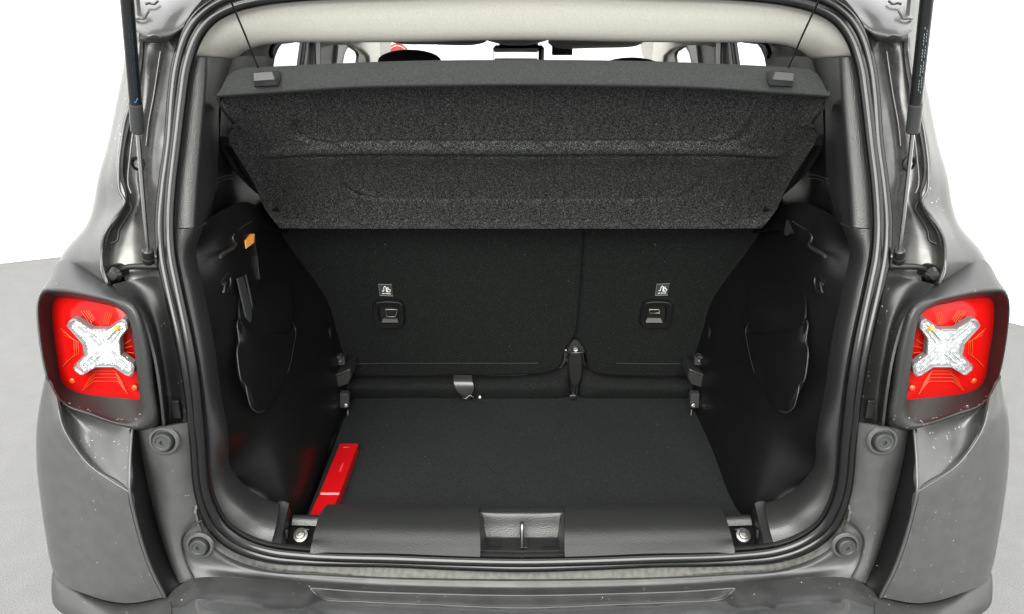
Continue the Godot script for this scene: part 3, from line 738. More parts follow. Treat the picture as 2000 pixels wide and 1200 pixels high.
	# painted strip beside the seal, with its rubber stop
	var stp := mgrid([[Vector3(-0.6696, 0.9405, -1.2450), Vector3(-0.6355, 0.9587, -1.2170), Vector3(-0.5989, 0.9658, -1.2150), Vector3(-0.5680, 0.9638, -1.2290)],
		[Vector3(-0.6710, 0.8839, -1.2450), Vector3(-0.6363, 0.8993, -1.2170), Vector3(-0.6003, 0.8995, -1.2150), Vector3(-0.5758, 0.8908, -1.2290)],
		[Vector3(-0.6699, 0.8126, -1.2450), Vector3(-0.6355, 0.8317, -1.2170), Vector3(-0.6055, 0.8351, -1.2150), Vector3(-0.5798, 0.8310, -1.2290)],
		[Vector3(-0.6673, 0.7599, -1.2450), Vector3(-0.6365, 0.7838, -1.2120), Vector3(-0.6065, 0.7809, -1.2130), Vector3(-0.5733, 0.7737, -1.2290)],
		[Vector3(-0.6576, 0.7135, -1.2350), Vector3(-0.6305, 0.7394, -1.2070), Vector3(-0.6111, 0.7452, -1.2110), Vector3(-0.5738, 0.7479, -1.2310)],
		[Vector3(-0.6430, 0.6729, -1.2200), Vector3(-0.6227, 0.6921, -1.1990), Vector3(-0.6062, 0.6957, -1.2030), Vector3(-0.5730, 0.6913, -1.2170)],
		[Vector3(-0.6198, 0.6522, -1.1950), Vector3(-0.6115, 0.6571, -1.1920), Vector3(-0.5944, 0.6614, -1.1950), Vector3(-0.5588, 0.6606, -1.2070)]], s)
	var strip := put("painted_strip", sheet(stp, 5, 5, .004, fl), M.paint, car)
	drops(smooth_grid(stp, 4, 4), 55, 75 if fl else 76, strip, .0005, .0016, fl)
	stop(strip, mv(Vector3(-0.6111, 0.9381, -1.2130), s), Vector3(0, .1, 1), 1.0)
	# strut
	var lo := mv(Vector3(-0.6100, 1.2501, -1.2680), s)
	var hi := mv(Vector3(-0.5038, 1.6660, -1.1050), s)
	var d := (hi - lo).normalized()
	var top := lo + d * 0.62
	var split := lo + d * (lo.distance_to(hi) * .515)
	var strut := put("gas_strut", lathe(split, d, [[0, 0], [.0075, 0], [.0085, .002], [.0085, .3], [.0, .302]], 20), M.gas_black, car)
	put("rod", lathe(lo, d, [[0, 0], [.0033, 0], [.0033, lo.distance_to(split) + .01], [0, lo.distance_to(split) + .011]], 12), M.chrome, strut)
	put("sleeve", lathe(split, d, [[.003, -.0005], [.0085, -.0005], [.0097, .002], [.0094, .045], [.0088, .047]], 20), M.grey_plastic, strut)
	var b := basis_of(d)
	var socket := put("ball_socket", lathe(lo - d * .014, d, [[0, 0], [.0088, 0], [.0095, .003], [.0095, .010], [.0085, .0105], [.0085, .0125], [.0095, .013], [.009, .026], [.007, .028], [0, .028]], 18), M.dark_plastic, strut)
	put("ball_stud", lathe(lo - d * .006 + Vector3(0, 0, -.004), Vector3(s * -.9, .1, -.3), [[.004, 0], [.004, .018], [.0075, .018], [.0075, .022], [0, .022]], 12), M.steel, strut)
	# printed marks on the cylinder
	var face := Vector3(0, .25, 1).normalized()
	var rt := d.cross(face).normalized()
	face = rt.cross(d).normalized()
	if face.z < 0: face = -face
	rt = d.cross(face).normalized() * -1.0
	if rt.x < 0: rt = -rt
	var base := split + d * .052
	if s < 0:
		var st := begin()
		for e in [[-.8, .010, .55, .0], [.55, .0, .95, .007]]:
			var q0 := on_tube(base, d, face, rt, e[0], e[1])
			var q1 := on_tube(base, d, face, rt, e[2], e[3])
			add_tube(st, [q0, (q0 + q1) * .5 + face * .0012, q1], .0006, 5)
		put("arrow_mark", done(st), M.blue_ink, strut)
	for k in 2:
		var st2 := begin()
		for i in 22:
			var a := base + d * (.014 + i * .0045)
			if (i * 7 + k * 3) % 5 == 0: continue
			var q := on_tube(a, d, face, rt, (.55 if s < 0 else -.35) + k * .35, 0)
			var q2 := on_tube(a + d * .003, d, face, rt, (.55 if s < 0 else -.35) + k * .35 + .06 * ((i * 3) % 3 - 1), 0)
			add_tube(st2, [q, q2], .0005, 4)
		put("printed_line", done(st2), M.dark_ink if s < 0 else M.grey_ink, strut)

func on_tube(base: Vector3, d: Vector3, face: Vector3, rt: Vector3, ang: float, along: float) -> Vector3:
	return base + d * along + (face * cos(ang) + rt * sin(ang)) * .0086

func stop(parent: Node3D, at: Vector3, ax: Vector3, k: float):
	put("stop_seat", lathe(at, ax, [[.026 * k, -.003], [.027 * k, .0], [.0245 * k, .003], [.021 * k, .0035], [.019 * k, .001], [.018 * k, -.002]], 30), M.paint, parent)
	put("rubber_stop", lathe(at, ax, [[.0175 * k, -.004], [.0165 * k, .009], [.0145 * k, .0115], [.0115 * k, .0115], [.010 * k, .010], [.004 * k, .010], [.0035 * k, .006], [0, .006]], 28), M.grey_plastic, parent)

func build_lamp(car: Node3D, s: float):
	var fl := s > 0
	var A := mrow([Vector3(-0.8512, 1.1477, -1.3403), Vector3(-0.8287, 1.1759, -1.3360), Vector3(-0.7843, 1.2237, -1.3270), Vector3(-0.7394, 1.2078, -1.3144), Vector3(-0.6946, 1.1875, -1.3014), Vector3(-0.6569, 1.1613, -1.2900), Vector3(-0.6283, 1.1092, -1.2800), Vector3(-0.6281, 1.0239, -1.2763), Vector3(-0.6344, 0.9320, -1.2742), Vector3(-0.6749, 0.9149, -1.2840), Vector3(-0.7204, 0.9145, -1.2956), Vector3(-0.7755, 0.9232, -1.3099), Vector3(-0.8285, 0.9347, -1.3236), Vector3(-0.8575, 0.9556, -1.3318), Vector3(-0.8651, 0.9963, -1.3358), Vector3(-0.8638, 1.0834, -1.3400)], s)
	var A2 := mrow([Vector3(-0.8207, 1.1640, -1.2903), Vector3(-0.8036, 1.1882, -1.2871), Vector3(-0.7663, 1.2156, -1.2786), Vector3(-0.7137, 1.2056, -1.2638), Vector3(-0.6658, 1.1947, -1.2501), Vector3(-0.6309, 1.1773, -1.2395), Vector3(-0.6130, 1.1253, -1.2321), Vector3(-0.6138, 1.0428, -1.2287), Vector3(-0.6197, 0.9630, -1.2268), Vector3(-0.6512, 0.9446, -1.2345), Vector3(-0.6932, 0.9443, -1.2456), Vector3(-0.7453, 0.9525, -1.2596), Vector3(-0.7966, 0.9632, -1.2733), Vector3(-0.8245, 0.9842, -1.2815), Vector3(-0.8322, 1.0223, -1.2855), Vector3(-0.8318, 1.1068, -1.2900)], s)
	var B := mrow([Vector3(-0.7954, 1.1768, -1.2500), Vector3(-0.7809, 1.1992, -1.2474), Vector3(-0.7536, 1.2054, -1.2402), Vector3(-0.6969, 1.2025, -1.2244), Vector3(-0.6465, 1.1967, -1.2098), Vector3(-0.6139, 1.1875, -1.2000), Vector3(-0.6029, 1.1372, -1.1945), Vector3(-0.6039, 1.0507, -1.1908), Vector3(-0.6078, 0.9911, -1.1892), Vector3(-0.6330, 0.9712, -1.1953), Vector3(-0.6710, 0.9702, -1.2056), Vector3(-0.7207, 0.9781, -1.2193), Vector3(-0.7706, 0.9882, -1.2331), Vector3(-0.7979, 1.0074, -1.2413), Vector3(-0.8056, 1.0432, -1.2452), Vector3(-0.8040, 1.1270, -1.2495)], s)
	var C := mrow([Vector3(-0.7899, 1.1784, -1.2435), Vector3(-0.7749, 1.1991, -1.2406), Vector3(-0.7460, 1.2037, -1.2329), Vector3(-0.6896, 1.2009, -1.2170), Vector3(-0.6423, 1.1949, -1.2033), Vector3(-0.6168, 1.1824, -1.1954), Vector3(-0.6087, 1.1318, -1.1906), Vector3(-0.6115, 1.0469, -1.1874), Vector3(-0.6147, 0.9976, -1.1861), Vector3(-0.6357, 0.9804, -1.1911), Vector3(-0.6731, 0.9766, -1.2012), Vector3(-0.7282, 0.9865, -1.2165), Vector3(-0.7720, 0.9965, -1.2287), Vector3(-0.7944, 1.0143, -1.2355), Vector3(-0.8013, 1.0537, -1.2395), Vector3(-0.7986, 1.1279, -1.2429)], s)
	var D := mrow([Vector3(-0.7920, 1.1748, -1.2507), Vector3(-0.7765, 1.1929, -1.2475), Vector3(-0.7469, 1.1959, -1.2396), Vector3(-0.6900, 1.1940, -1.2237), Vector3(-0.6465, 1.1858, -1.2110), Vector3(-0.6292, 1.1680, -1.2052), Vector3(-0.6274, 1.1069, -1.2018), Vector3(-0.6311, 1.0341, -1.1994), Vector3(-0.6339, 1.0003, -1.1986), Vector3(-0.6496, 0.9810, -1.2020), Vector3(-0.6836, 0.9759, -1.2110), Vector3(-0.7455, 0.9889, -1.2282), Vector3(-0.7821, 0.9962, -1.2383), Vector3(-0.7997, 1.0139, -1.2438), Vector3(-0.8037, 1.0622, -1.2475), Vector3(-0.8012, 1.1221, -1.2501)], s)
	var D2 := mrow([Vector3(-0.7944, 1.1704, -1.2596), Vector3(-0.7800, 1.1877, -1.2567), Vector3(-0.7492, 1.1908, -1.2485), Vector3(-0.6939, 1.1886, -1.2332), Vector3(-0.6511, 1.1802, -1.2208), Vector3(-0.6336, 1.1622, -1.2150), Vector3(-0.6328, 1.1005, -1.2118), Vector3(-0.6362, 1.0289, -1.2094), Vector3(-0.6385, 0.9977, -1.2086), Vector3(-0.6579, 0.9806, -1.2131), Vector3(-0.6918, 0.9775, -1.2221), Vector3(-0.7523, 0.9891, -1.2387), Vector3(-0.7841, 0.9962, -1.2475), Vector3(-0.8008, 1.0141, -1.2527), Vector3(-0.8043, 1.0609, -1.2562), Vector3(-0.8019, 1.1202, -1.2588)], s)
	var E := mrow([Vector3(-0.7955, 1.1531, -1.2873), Vector3(-0.7853, 1.1686, -1.2855), Vector3(-0.7588, 1.1722, -1.2786), Vector3(-0.7102, 1.1700, -1.2654), Vector3(-0.6642, 1.1623, -1.2524), Vector3(-0.6507, 1.1460, -1.2480), Vector3(-0.6492, 1.0872, -1.2448), Vector3(-0.6533, 1.0164, -1.2427), Vector3(-0.6547, 1.0019, -1.2424), Vector3(-0.6768, 0.9998, -1.2482), Vector3(-0.7121, 0.9979, -1.2575), Vector3(-0.7628, 0.9969, -1.2707), Vector3(-0.7934, 1.0027, -1.2789), Vector3(-0.8052, 1.0158, -1.2826), Vector3(-0.8047, 1.0638, -1.2850), Vector3(-0.8022, 1.1157, -1.2871)], s)
	var st := begin()
	add_loft(st, [A, A2, B, C, D, D2, E].map(func(r): return curve(r, 5, true)), false, false, 1, not fl)
	var lamp := put("tail_light", done(st), M.bezel, car)
	# drops along the bezel
	var Bc := curve(B, 4, true)
	var Cc := curve(C, 4, true)
	var Ac := curve(A2, 4, true)
	drops([Bc, Cc], 26, 82 if fl else 83, lamp, .0006, .0018, fl)
	drops([Ac, Bc], 30, 84 if fl else 85, lamp, .0006, .0018, fl)
	var Dc := curve(D, 4, true).slice(32, 52)
	drops([Dc, curve(D2, 4, true).slice(32, 52)], 18, 86 if fl else 87, lamp, .0008, .0026, fl)
	# red lens: a domed shell filling the bezel
	var cen := mv(Vector3(-0.7122, 1.0946, -1.2491), s)
	var rings := []
	var Ec := curve(E, 5, true)
	for k in [0.0, .06, .3, .6, .85, 1.0]:
		rings.append(Ec.map(func(q): return q.lerp(cen, k) + Vector3(0, 0, .006 * sin(minf(k, .3) / .3 * PI * .5))))
	st = begin()
	add_loft(st, rings, false, false, 1, not fl)
	put("red_lens", done(st), M.red_lens, lamp)
	# clear cross
	var X := mrow([Vector3(-0.7538, 1.1362, -1.2494), Vector3(-0.7470, 1.1459, -1.2481), Vector3(-0.7403, 1.1502, -1.2465), Vector3(-0.7325, 1.1502, -1.2444), Vector3(-0.7061, 1.1362, -1.2365), Vector3(-0.6777, 1.1394, -1.2288), Vector3(-0.6517, 1.1574, -1.2224), Vector3(-0.6455, 1.1607, -1.2209), Vector3(-0.6392, 1.1588, -1.2190), Vector3(-0.6373, 1.1537, -1.2182), Vector3(-0.6379, 1.1449, -1.2180), Vector3(-0.6556, 1.1242, -1.2219), Vector3(-0.6585, 1.0970, -1.2214), Vector3(-0.6387, 1.0841, -1.2153), Vector3(-0.6371, 1.0771, -1.2145), Vector3(-0.6409, 1.0657, -1.2150), Vector3(-0.6477, 1.0592, -1.2166), Vector3(-0.6543, 1.0602, -1.2185), Vector3(-0.6753, 1.0721, -1.2248), Vector3(-0.7112, 1.0676, -1.2343), Vector3(-0.7391, 1.0501, -1.2409), Vector3(-0.7452, 1.0493, -1.2425), Vector3(-0.7547, 1.0565, -1.2454), Vector3(-0.7558, 1.0610, -1.2460), Vector3(-0.7512, 1.0690, -1.2452), Vector3(-0.7300, 1.0873, -1.2404), Vector3(-0.7299, 1.1083, -1.2415)], s)
	var xc := mv(Vector3(-0.6909, 1.1039, -1.2306), s)
	var ax := Vector3(0, 0, 1)
	var r1 := X.map(func(q): return q - ax * .008)
	var r2 := X.map(func(q): return q + ax * .004)
	var r3 := X.map(func(q): return q.lerp(xc, .045) + ax * .006)
	var r4 := X.map(func(q): return q.lerp(xc, .09) + ax * .004)
	st = begin()
	add_loft(st, [r1, r2, r3, r4], false, false, -1, not fl)
	var cross := put("cross_rim", done(st), M.lens_edge, lamp)
	var fr := RandomNumberGenerator.new()
	fr.seed = 7 if fl else 8
	var shape := PackedVector2Array()
	for q in r4: shape.append(Vector2(q.x - xc.x, q.y - xc.y))
	st = begin()
	var zslope: float = (X[12].z - X[0].z) / (X[12].x - X[0].x)
	for i in 44:
		for k in 44:
			var c := Vector2((i - 22) * .0031, (k - 22) * .0031)
			var diag := Vector2(c.x * .72 - c.y * .72, c.x * .72 + c.y * .72)
			if not Geometry2D.is_point_in_polygon(diag, shape): continue
			var base := Vector3(xc.x + diag.x, xc.y + diag.y, xc.z + diag.x * zslope)
			var tip := base + Vector3(fr.randfn() * .0004, fr.randfn() * .0004, .0006 + fr.randf() * .0006)
			var cr := []
			for d4 in [Vector2(0, .0022), Vector2(.0022, 0), Vector2(0, -.0022), Vector2(-.0022, 0)]: cr.append(base + Vector3(d4.x, d4.y, d4.x * zslope))
			for e in 4: tri(st, cr[e], cr[(e + 1) % 4], tip)
	put("reflector_facets", done(st), M.clear_lens, lamp).set_meta("kind", "stuff")
	put("clear_cross", prism(r4.map(func(q): return q + ax * .001), Vector3(0, 0, -.0006)), M.glass, lamp)
	# reflector steps along the arms and the amber bulb
	var arms := mgrid([[Vector3(-0.7376, 1.1439, -1.2420), Vector3(-0.6944, 1.1113, -1.2285)],
		[Vector3(-0.6423, 1.1529, -1.2161), Vector3(-0.6780, 1.1168, -1.2243)],
		[Vector3(-0.6451, 1.0704, -1.2129), Vector3(-0.6797, 1.0968, -1.2237)],
		[Vector3(-0.7442, 1.0595, -1.2393), Vector3(-0.6995, 1.0944, -1.2290)]], s)
	for a in arms:
		var dir: Vector3 = (a[1] - a[0]).normalized()
		var side := dir.cross(Vector3(0, 0, 1)).normalized()
		put("reflector_bar", tube([a[0] + dir * .008 - side * .003, a[1] - side * .004], .0008, 6), M.steel, lamp)
		put("reflector_bar", tube([a[0] + dir * .008 + side * .003, a[1] + side * .004], .0008, 6), M.steel, lamp)
	var am := mv(Vector3(-0.6567, 1.1435, -1.2170), s)
	put("amber_bulb", lathe(am, Vector3(-.5 * -s, .3, 1), [[.0, -.004], [.004, -.004], [.0042, .002], [.003, .004], [0, .005]], 14), M.amber, lamp)
	for q in [Vector3(-0.6565, 1.0266, -1.2360), Vector3(-0.7775, 1.0241, -1.2680)]:
		put("amber_glow_spot", lathe(mv(q, s), Vector3(0, 0, 1), [[.0055, -.002], [.005, .001], [.0025, .0025], [0, .003]], 12), M.red_rib, lamp)  # orange discs stand in for the glow at the lower lens corners
	# nested ribs in the red fields
	st = begin()
	var o := mv(Vector3(-0.7013, 1.0953, -1.2496), s)
	var ex := mv(Vector3(-0.6517, 1.1012, -1.2364), s) - o
	var ey := mv(Vector3(-0.7099, 1.0478, -1.2496), s) - o
	var ribs := begin()
	for e in [[Vector3(-0.7316, 1.1576, -1.2575), Vector3(-0.7160, 1.1374, -1.2488)],
		[Vector3(-0.7265, 1.1590, -1.2562), Vector3(-0.7125, 1.1405, -1.2480)],
		[Vector3(-0.7215, 1.1595, -1.2549), Vector3(-0.7090, 1.1435, -1.2472)],
		[Vector3(-0.7166, 1.1601, -1.2536), Vector3(-0.7056, 1.1466, -1.2464)],
		[Vector3(-0.6710, 1.1621, -1.2394), Vector3(-0.6815, 1.1413, -1.2395)],
		[Vector3(-0.6747, 1.1626, -1.2405), Vector3(-0.6842, 1.1418, -1.2403)],
		[Vector3(-0.6784, 1.1631, -1.2415), Vector3(-0.6870, 1.1424, -1.2411)],
		[Vector3(-0.6822, 1.1635, -1.2426), Vector3(-0.6896, 1.1439, -1.2419)],
		[Vector3(-0.7752, 1.1091, -1.2693), Vector3(-0.7472, 1.1022, -1.2571), Vector3(-0.7503, 1.0816, -1.2569), Vector3(-0.7788, 1.0613, -1.2677)],
		[Vector3(-0.7770, 1.1154, -1.2700), Vector3(-0.7509, 1.1037, -1.2582), Vector3(-0.7547, 1.0792, -1.2579), Vector3(-0.7849, 1.0558, -1.2690)],
		[Vector3(-0.7799, 1.1206, -1.2711), Vector3(-0.7546, 1.1051, -1.2592), Vector3(-0.7592, 1.0768, -1.2590), Vector3(-0.7900, 1.0504, -1.2700)],
		[Vector3(-0.7422, 1.0326, -1.2548), Vector3(-0.7205, 1.0531, -1.2466), Vector3(-0.6843, 1.0577, -1.2371), Vector3(-0.6737, 1.0363, -1.2359)],
		[Vector3(-0.7476, 1.0253, -1.2559), Vector3(-0.7236, 1.0471, -1.2471), Vector3(-0.6833, 1.0523, -1.2366), Vector3(-0.6721, 1.0291, -1.2351)],
		[Vector3(-0.7530, 1.0179, -1.2569), Vector3(-0.7269, 1.0401, -1.2477), Vector3(-0.6825, 1.0458, -1.2360), Vector3(-0.6702, 1.0227, -1.2343)],
		[Vector3(-0.7585, 1.0104, -1.2580), Vector3(-0.7302, 1.0330, -1.2482), Vector3(-0.6817, 1.0394, -1.2355), Vector3(-0.6684, 1.0163, -1.2335)],
		[Vector3(-0.6552, 1.1110, -1.2291), Vector3(-0.6423, 1.1198, -1.2259)],
		[Vector3(-0.6555, 1.1038, -1.2288), Vector3(-0.6412, 1.1091, -1.2251)],
		[Vector3(-0.6548, 1.0966, -1.2283), Vector3(-0.6405, 1.0966, -1.2243)]]: add_tube(ribs, mrow(e, s), .0006, 5)
	put("lens_ribs", done(ribs), M.red_rib, lamp).set_meta("kind", "stuff")

func build_bumper(car: Node3D):
	# body edge just below the seal
	var be := symg([[Vector3(-0.5771, 0.8030, -1.2230), Vector3(-0.5699, 0.7561, -1.2230), Vector3(-0.5473, 0.7182, -1.2230), Vector3(-0.5090, 0.6899, -1.2230), Vector3(-0.4503, 0.6716, -1.2230), Vector3(-0.3756, 0.6682, -1.2230), Vector3(-0.2440, 0.6675, -1.2210), Vector3(0.0017, 0.6583, -1.2210)],
		[Vector3(-0.5768, 0.7964, -1.2170), Vector3(-0.5718, 0.7539, -1.2170), Vector3(-0.5502, 0.7161, -1.2170), Vector3(-0.5121, 0.6879, -1.2170), Vector3(-0.4584, 0.6684, -1.2170), Vector3(-0.3750, 0.6592, -1.2170), Vector3(-0.2435, 0.6556, -1.2130), Vector3(0.0016, 0.6510, -1.2130)],
		[Vector3(-0.5766, 0.7939, -1.2130), Vector3(-0.5727, 0.7503, -1.2130), Vector3(-0.5520, 0.7136, -1.2130), Vector3(-0.5147, 0.6865, -1.2130), Vector3(-0.4593, 0.6671, -1.2130), Vector3(-0.3742, 0.6591, -1.2130), Vector3(-0.2434, 0.6526, -1.2110), Vector3(0.0016, 0.6480, -1.2110)]])
	put("body_edge", sheet(be, 5, 4, .004), M.dusty, car)
	# sill cover plate with the lower stops
	var pl := symg([[Vector3(-0.5730, 0.7700, -1.2190), Vector3(-0.5681, 0.7458, -1.2190), Vector3(-0.5508, 0.7101, -1.2190), Vector3(-0.5153, 0.6817, -1.2190), Vector3(-0.4594, 0.6634, -1.2190), Vector3(-0.3749, 0.6577, -1.2160), Vector3(-0.2439, 0.6513, -1.2140), Vector3(0.0016, 0.6467, -1.2140)],
		[Vector3(-0.5976, 0.7577, -1.2090), Vector3(-0.5815, 0.7423, -1.2090), Vector3(-0.5552, 0.7067, -1.2090), Vector3(-0.5179, 0.6807, -1.2090), Vector3(-0.4584, 0.6647, -1.2090), Vector3(-0.3734, 0.6578, -1.2090), Vector3(-0.2431, 0.6505, -1.2080), Vector3(0.0016, 0.6459, -1.2080)],
		[Vector3(-0.6089, 0.7372, -1.2070), Vector3(-0.5932, 0.7194, -1.2070), Vector3(-0.5620, 0.6925, -1.2070), Vector3(-0.5195, 0.6751, -1.2060), Vector3(-0.4561, 0.6614, -1.2060), Vector3(-0.3731, 0.6534, -1.2060), Vector3(-0.2429, 0.6461, -1.2050), Vector3(0.0015, 0.6415, -1.2050)],
		[Vector3(-0.6081, 0.7080, -1.2030), Vector3(-0.5955, 0.6934, -1.2030), Vector3(-0.5637, 0.6807, -1.2020), Vector3(-0.5186, 0.6701, -1.2010), Vector3(-0.4549, 0.6598, -1.2010), Vector3(-0.3722, 0.6506, -1.2010), Vector3(-0.2425, 0.6426, -1.2010), Vector3(0.0015, 0.6368, -1.2010)],
		[Vector3(-0.5923, 0.6675, -1.1890), Vector3(-0.5793, 0.6687, -1.1890), Vector3(-0.5560, 0.6709, -1.1890), Vector3(-0.5165, 0.6709, -1.1890), Vector3(-0.4516, 0.6622, -1.1900), Vector3(-0.3699, 0.6522, -1.1910), Vector3(-0.2411, 0.6441, -1.1910), Vector3(0.0014, 0.6384, -1.1910)]])
	var plate := put("sill_plate", sheet(pl, 5, 5, .004), M.bumper, car)
	for s in [-1.0, 1.0]:
		stop(plate, mv(Vector3(-0.5762, 0.7284, -1.2040), s), Vector3(0, .1, 1), .95)
		put("plate_edge", tube(curve(mrow([Vector3(-0.5692, 0.7755, -1.2130), Vector3(-0.5852, 0.7675, -1.2090), Vector3(-0.6007, 0.7534, -1.2060), Vector3(-0.6083, 0.7365, -1.2050), Vector3(-0.6070, 0.7138, -1.2000), Vector3(-0.5996, 0.6902, -1.1930), Vector3(-0.5904, 0.6692, -1.1870)], s), 5), .0016, 6), M.black_trim, plate)
	# bumper cover: upper ledge with the number plate step in the middle
	var bu := symg([[Vector3(-0.6321, 0.6460, -1.1650), Vector3(-0.6244, 0.6512, -1.1800), Vector3(-0.5908, 0.6678, -1.1900), Vector3(-0.5169, 0.6701, -1.1900), Vector3(-0.4243, 0.6599, -1.1900), Vector3(-0.3843, 0.6542, -1.1900), Vector3(-0.3677, 0.6530, -1.1900), Vector3(-0.2961, 0.6484, -1.1900), Vector3(-0.1577, 0.6427, -1.1900), Vector3(0.0014, 0.6392, -1.1900)],
		[Vector3(-0.6258, 0.6502, -1.1550), Vector3(-0.6138, 0.6528, -1.1650), Vector3(-0.5822, 0.6694, -1.1720), Vector3(-0.5112, 0.6705, -1.1720), Vector3(-0.4194, 0.6626, -1.1720), Vector3(-0.3814, 0.6603, -1.1720), Vector3(-0.3638, 0.6575, -1.1740), Vector3(-0.2930, 0.6530, -1.1740), Vector3(-0.1562, 0.6473, -1.1740), Vector3(0.0011, 0.6438, -1.1740)],
		[Vector3(-0.6229, 0.6500, -1.1500), Vector3(-0.6079, 0.6547, -1.1550), Vector3(-0.5759, 0.6706, -1.1600), Vector3(-0.5067, 0.6712, -1.1580), Vector3(-0.4150, 0.6650, -1.1560), Vector3(-0.3797, 0.6633, -1.1580), Vector3(-0.3653, 0.6569, -1.1720), Vector3(-0.2927, 0.6524, -1.1720), Vector3(-0.1560, 0.6467, -1.1720), Vector3(0.0011, 0.6433, -1.1720)],
		[Vector3(-0.6178, 0.6521, -1.1400), Vector3(-0.6000, 0.6570, -1.1420), Vector3(-0.5688, 0.6701, -1.1450), Vector3(-0.5009, 0.6722, -1.1400), Vector3(-0.4104, 0.6650, -1.1380), Vector3(-0.3773, 0.6633, -1.1400), Vector3(-0.3560, 0.6376, -1.1720), Vector3(-0.2904, 0.6330, -1.1720), Vector3(-0.1567, 0.6261, -1.1720), Vector3(0.0012, 0.6192, -1.1720)],
		[Vector3(-0.6127, 0.6543, -1.1300), Vector3(-0.5934, 0.6587, -1.1300), Vector3(-0.5617, 0.6698, -1.1300), Vector3(-0.4965, 0.6698, -1.1250), Vector3(-0.4058, 0.6654, -1.1200), Vector3(-0.3761, 0.6632, -1.1200), Vector3(-0.3534, 0.6365, -1.1680), Vector3(-0.2879, 0.6319, -1.1680), Vector3(-0.1564, 0.6250, -1.1680), Vector3(0.0012, 0.6181, -1.1680)],
		[Vector3(-0.5936, 0.6606, -1.0900), Vector3(-0.5720, 0.6652, -1.0850), Vector3(-0.5397, 0.6752, -1.0800), Vector3(-0.4779, 0.6800, -1.0700), Vector3(-0.3904, 0.6782, -1.0650), Vector3(-0.3651, 0.6782, -1.0650), Vector3(-0.3445, 0.6464, -1.1300), Vector3(-0.2807, 0.6431, -1.1300), Vector3(-0.1527, 0.6375, -1.1300), Vector3(0.0006, 0.6318, -1.1300)],
		[Vector3(-0.5000, 0.6550, -1.0300), Vector3(-0.4800, 0.6550, -1.0200), Vector3(-0.4600, 0.6550, -1.0100), Vector3(-0.4000, 0.6550, -1.0000), Vector3(-0.3400, 0.6550, -1.0000), Vector3(-0.3100, 0.6530, -1.0000), Vector3(-0.2800, 0.6200, -1.0800), Vector3(-0.2200, 0.6200, -1.0800), Vector3(-0.1200, 0.6200, -1.0800), Vector3(0.0000, 0.6200, -1.0800)],
		[Vector3(-0.5000, 0.6000, -1.0000), Vector3(-0.4800, 0.6000, -0.9850), Vector3(-0.4600, 0.6000, -0.9750), Vector3(-0.4000, 0.6000, -0.9700), Vector3(-0.3400, 0.6000, -0.9650), Vector3(-0.3100, 0.6000, -0.9650), Vector3(-0.2800, 0.5800, -1.0600), Vector3(-0.2200, 0.5800, -1.0600), Vector3(-0.1200, 0.5800, -1.0600), Vector3(0.0000, 0.5800, -1.0600)],
		[Vector3(-0.5000, 0.3200, -1.0400), Vector3(-0.4800, 0.3200, -1.0300), Vector3(-0.4600, 0.3200, -1.0200), Vector3(-0.4000, 0.3200, -1.0100), Vector3(-0.3400, 0.3200, -1.0100), Vector3(-0.3100, 0.3200, -1.0100), Vector3(-0.2800, 0.3200, -1.0600), Vector3(-0.2200, 0.3200, -1.0600), Vector3(-0.1200, 0.3200, -1.0600), Vector3(0.0000, 0.3200, -1.0600)]])
	var bumper := put("bumper", sheet(bu, 5, 5, .005), M.bumper, car)
	drops(smooth_grid(bu.slice(0, 4), 4, 4), 70, 91, bumper, .0006, .002)
	film(smooth_grid(bu.slice(3, 7), 14, 18), 5, .34, bumper)
	put("step_bead", tube(curve(sym([Vector3(-0.3771, 0.6621, -1.1700), Vector3(-0.3560, 0.6592, -1.1720), Vector3(-0.2926, 0.6535, -1.1720), Vector3(-0.1560, 0.6479, -1.1720), Vector3(0.0011, 0.6444, -1.1720)]), 6), .0022, 6), M.bumper, bumper)
	put("step_bead", tube(curve(sym([Vector3(-0.3771, 0.6621, -1.1700), Vector3(-0.3675, 0.6550, -1.1650), Vector3(-0.3555, 0.6382, -1.1700), Vector3(-0.2900, 0.6325, -1.1700), Vector3(-0.1566, 0.6256, -1.1700), Vector3(0.0012, 0.6187, -1.1700)]), 6), .002, 6), M.bumper, bumper)
	for s in [-1.0, 1.0]:
		var lc := mgrid([[Vector3(-0.8000, 0.6600, -1.9000), Vector3(-0.8854, 0.6319, -1.2560), Vector3(-0.8358, 0.6234, -1.2250), Vector3(-0.7836, 0.6181, -1.1970), Vector3(-0.7115, 0.6197, -1.1780), Vector3(-0.6297, 0.6456, -1.1680)],
		[Vector3(-0.8000, 0.6400, -1.9000), Vector3(-0.8895, 0.6106, -1.2500), Vector3(-0.8202, 0.6155, -1.2000), Vector3(-0.7601, 0.6231, -1.1650), Vector3(-0.6909, 0.6296, -1.1450), Vector3(-0.6097, 0.6565, -1.1300)],
		[Vector3(-0.7900, 0.6000, -1.9000), Vector3(-0.8854, 0.5722, -1.2400), Vector3(-0.8072, 0.5944, -1.1750), Vector3(-0.7372, 0.6091, -1.1300), Vector3(-0.6603, 0.6331, -1.0900), Vector3(-0.5760, 0.6667, -1.0600)],
		[Vector3(-0.7800, 0.5000, -1.9000), Vector3(-0.7550, 0.5200, -1.2500), Vector3(-0.7000, 0.5200, -1.1300), Vector3(-0.6400, 0.5200, -1.0600), Vector3(-0.5600, 0.5500, -1.0100), Vector3(-0.4800, 0.5800, -0.9800)],
		[Vector3(-0.7600, 0.3300, -1.9000), Vector3(-0.7400, 0.3300, -1.2500), Vector3(-0.6800, 0.3300, -1.1300), Vector3(-0.6200, 0.3300, -1.0700), Vector3(-0.5500, 0.3300, -1.0400), Vector3(-0.4700, 0.3300, -1.0300)]], s)
		var o := put("bumper_end", sheet(lc, 5, 5, .005, s > 0), M.bumper, car)
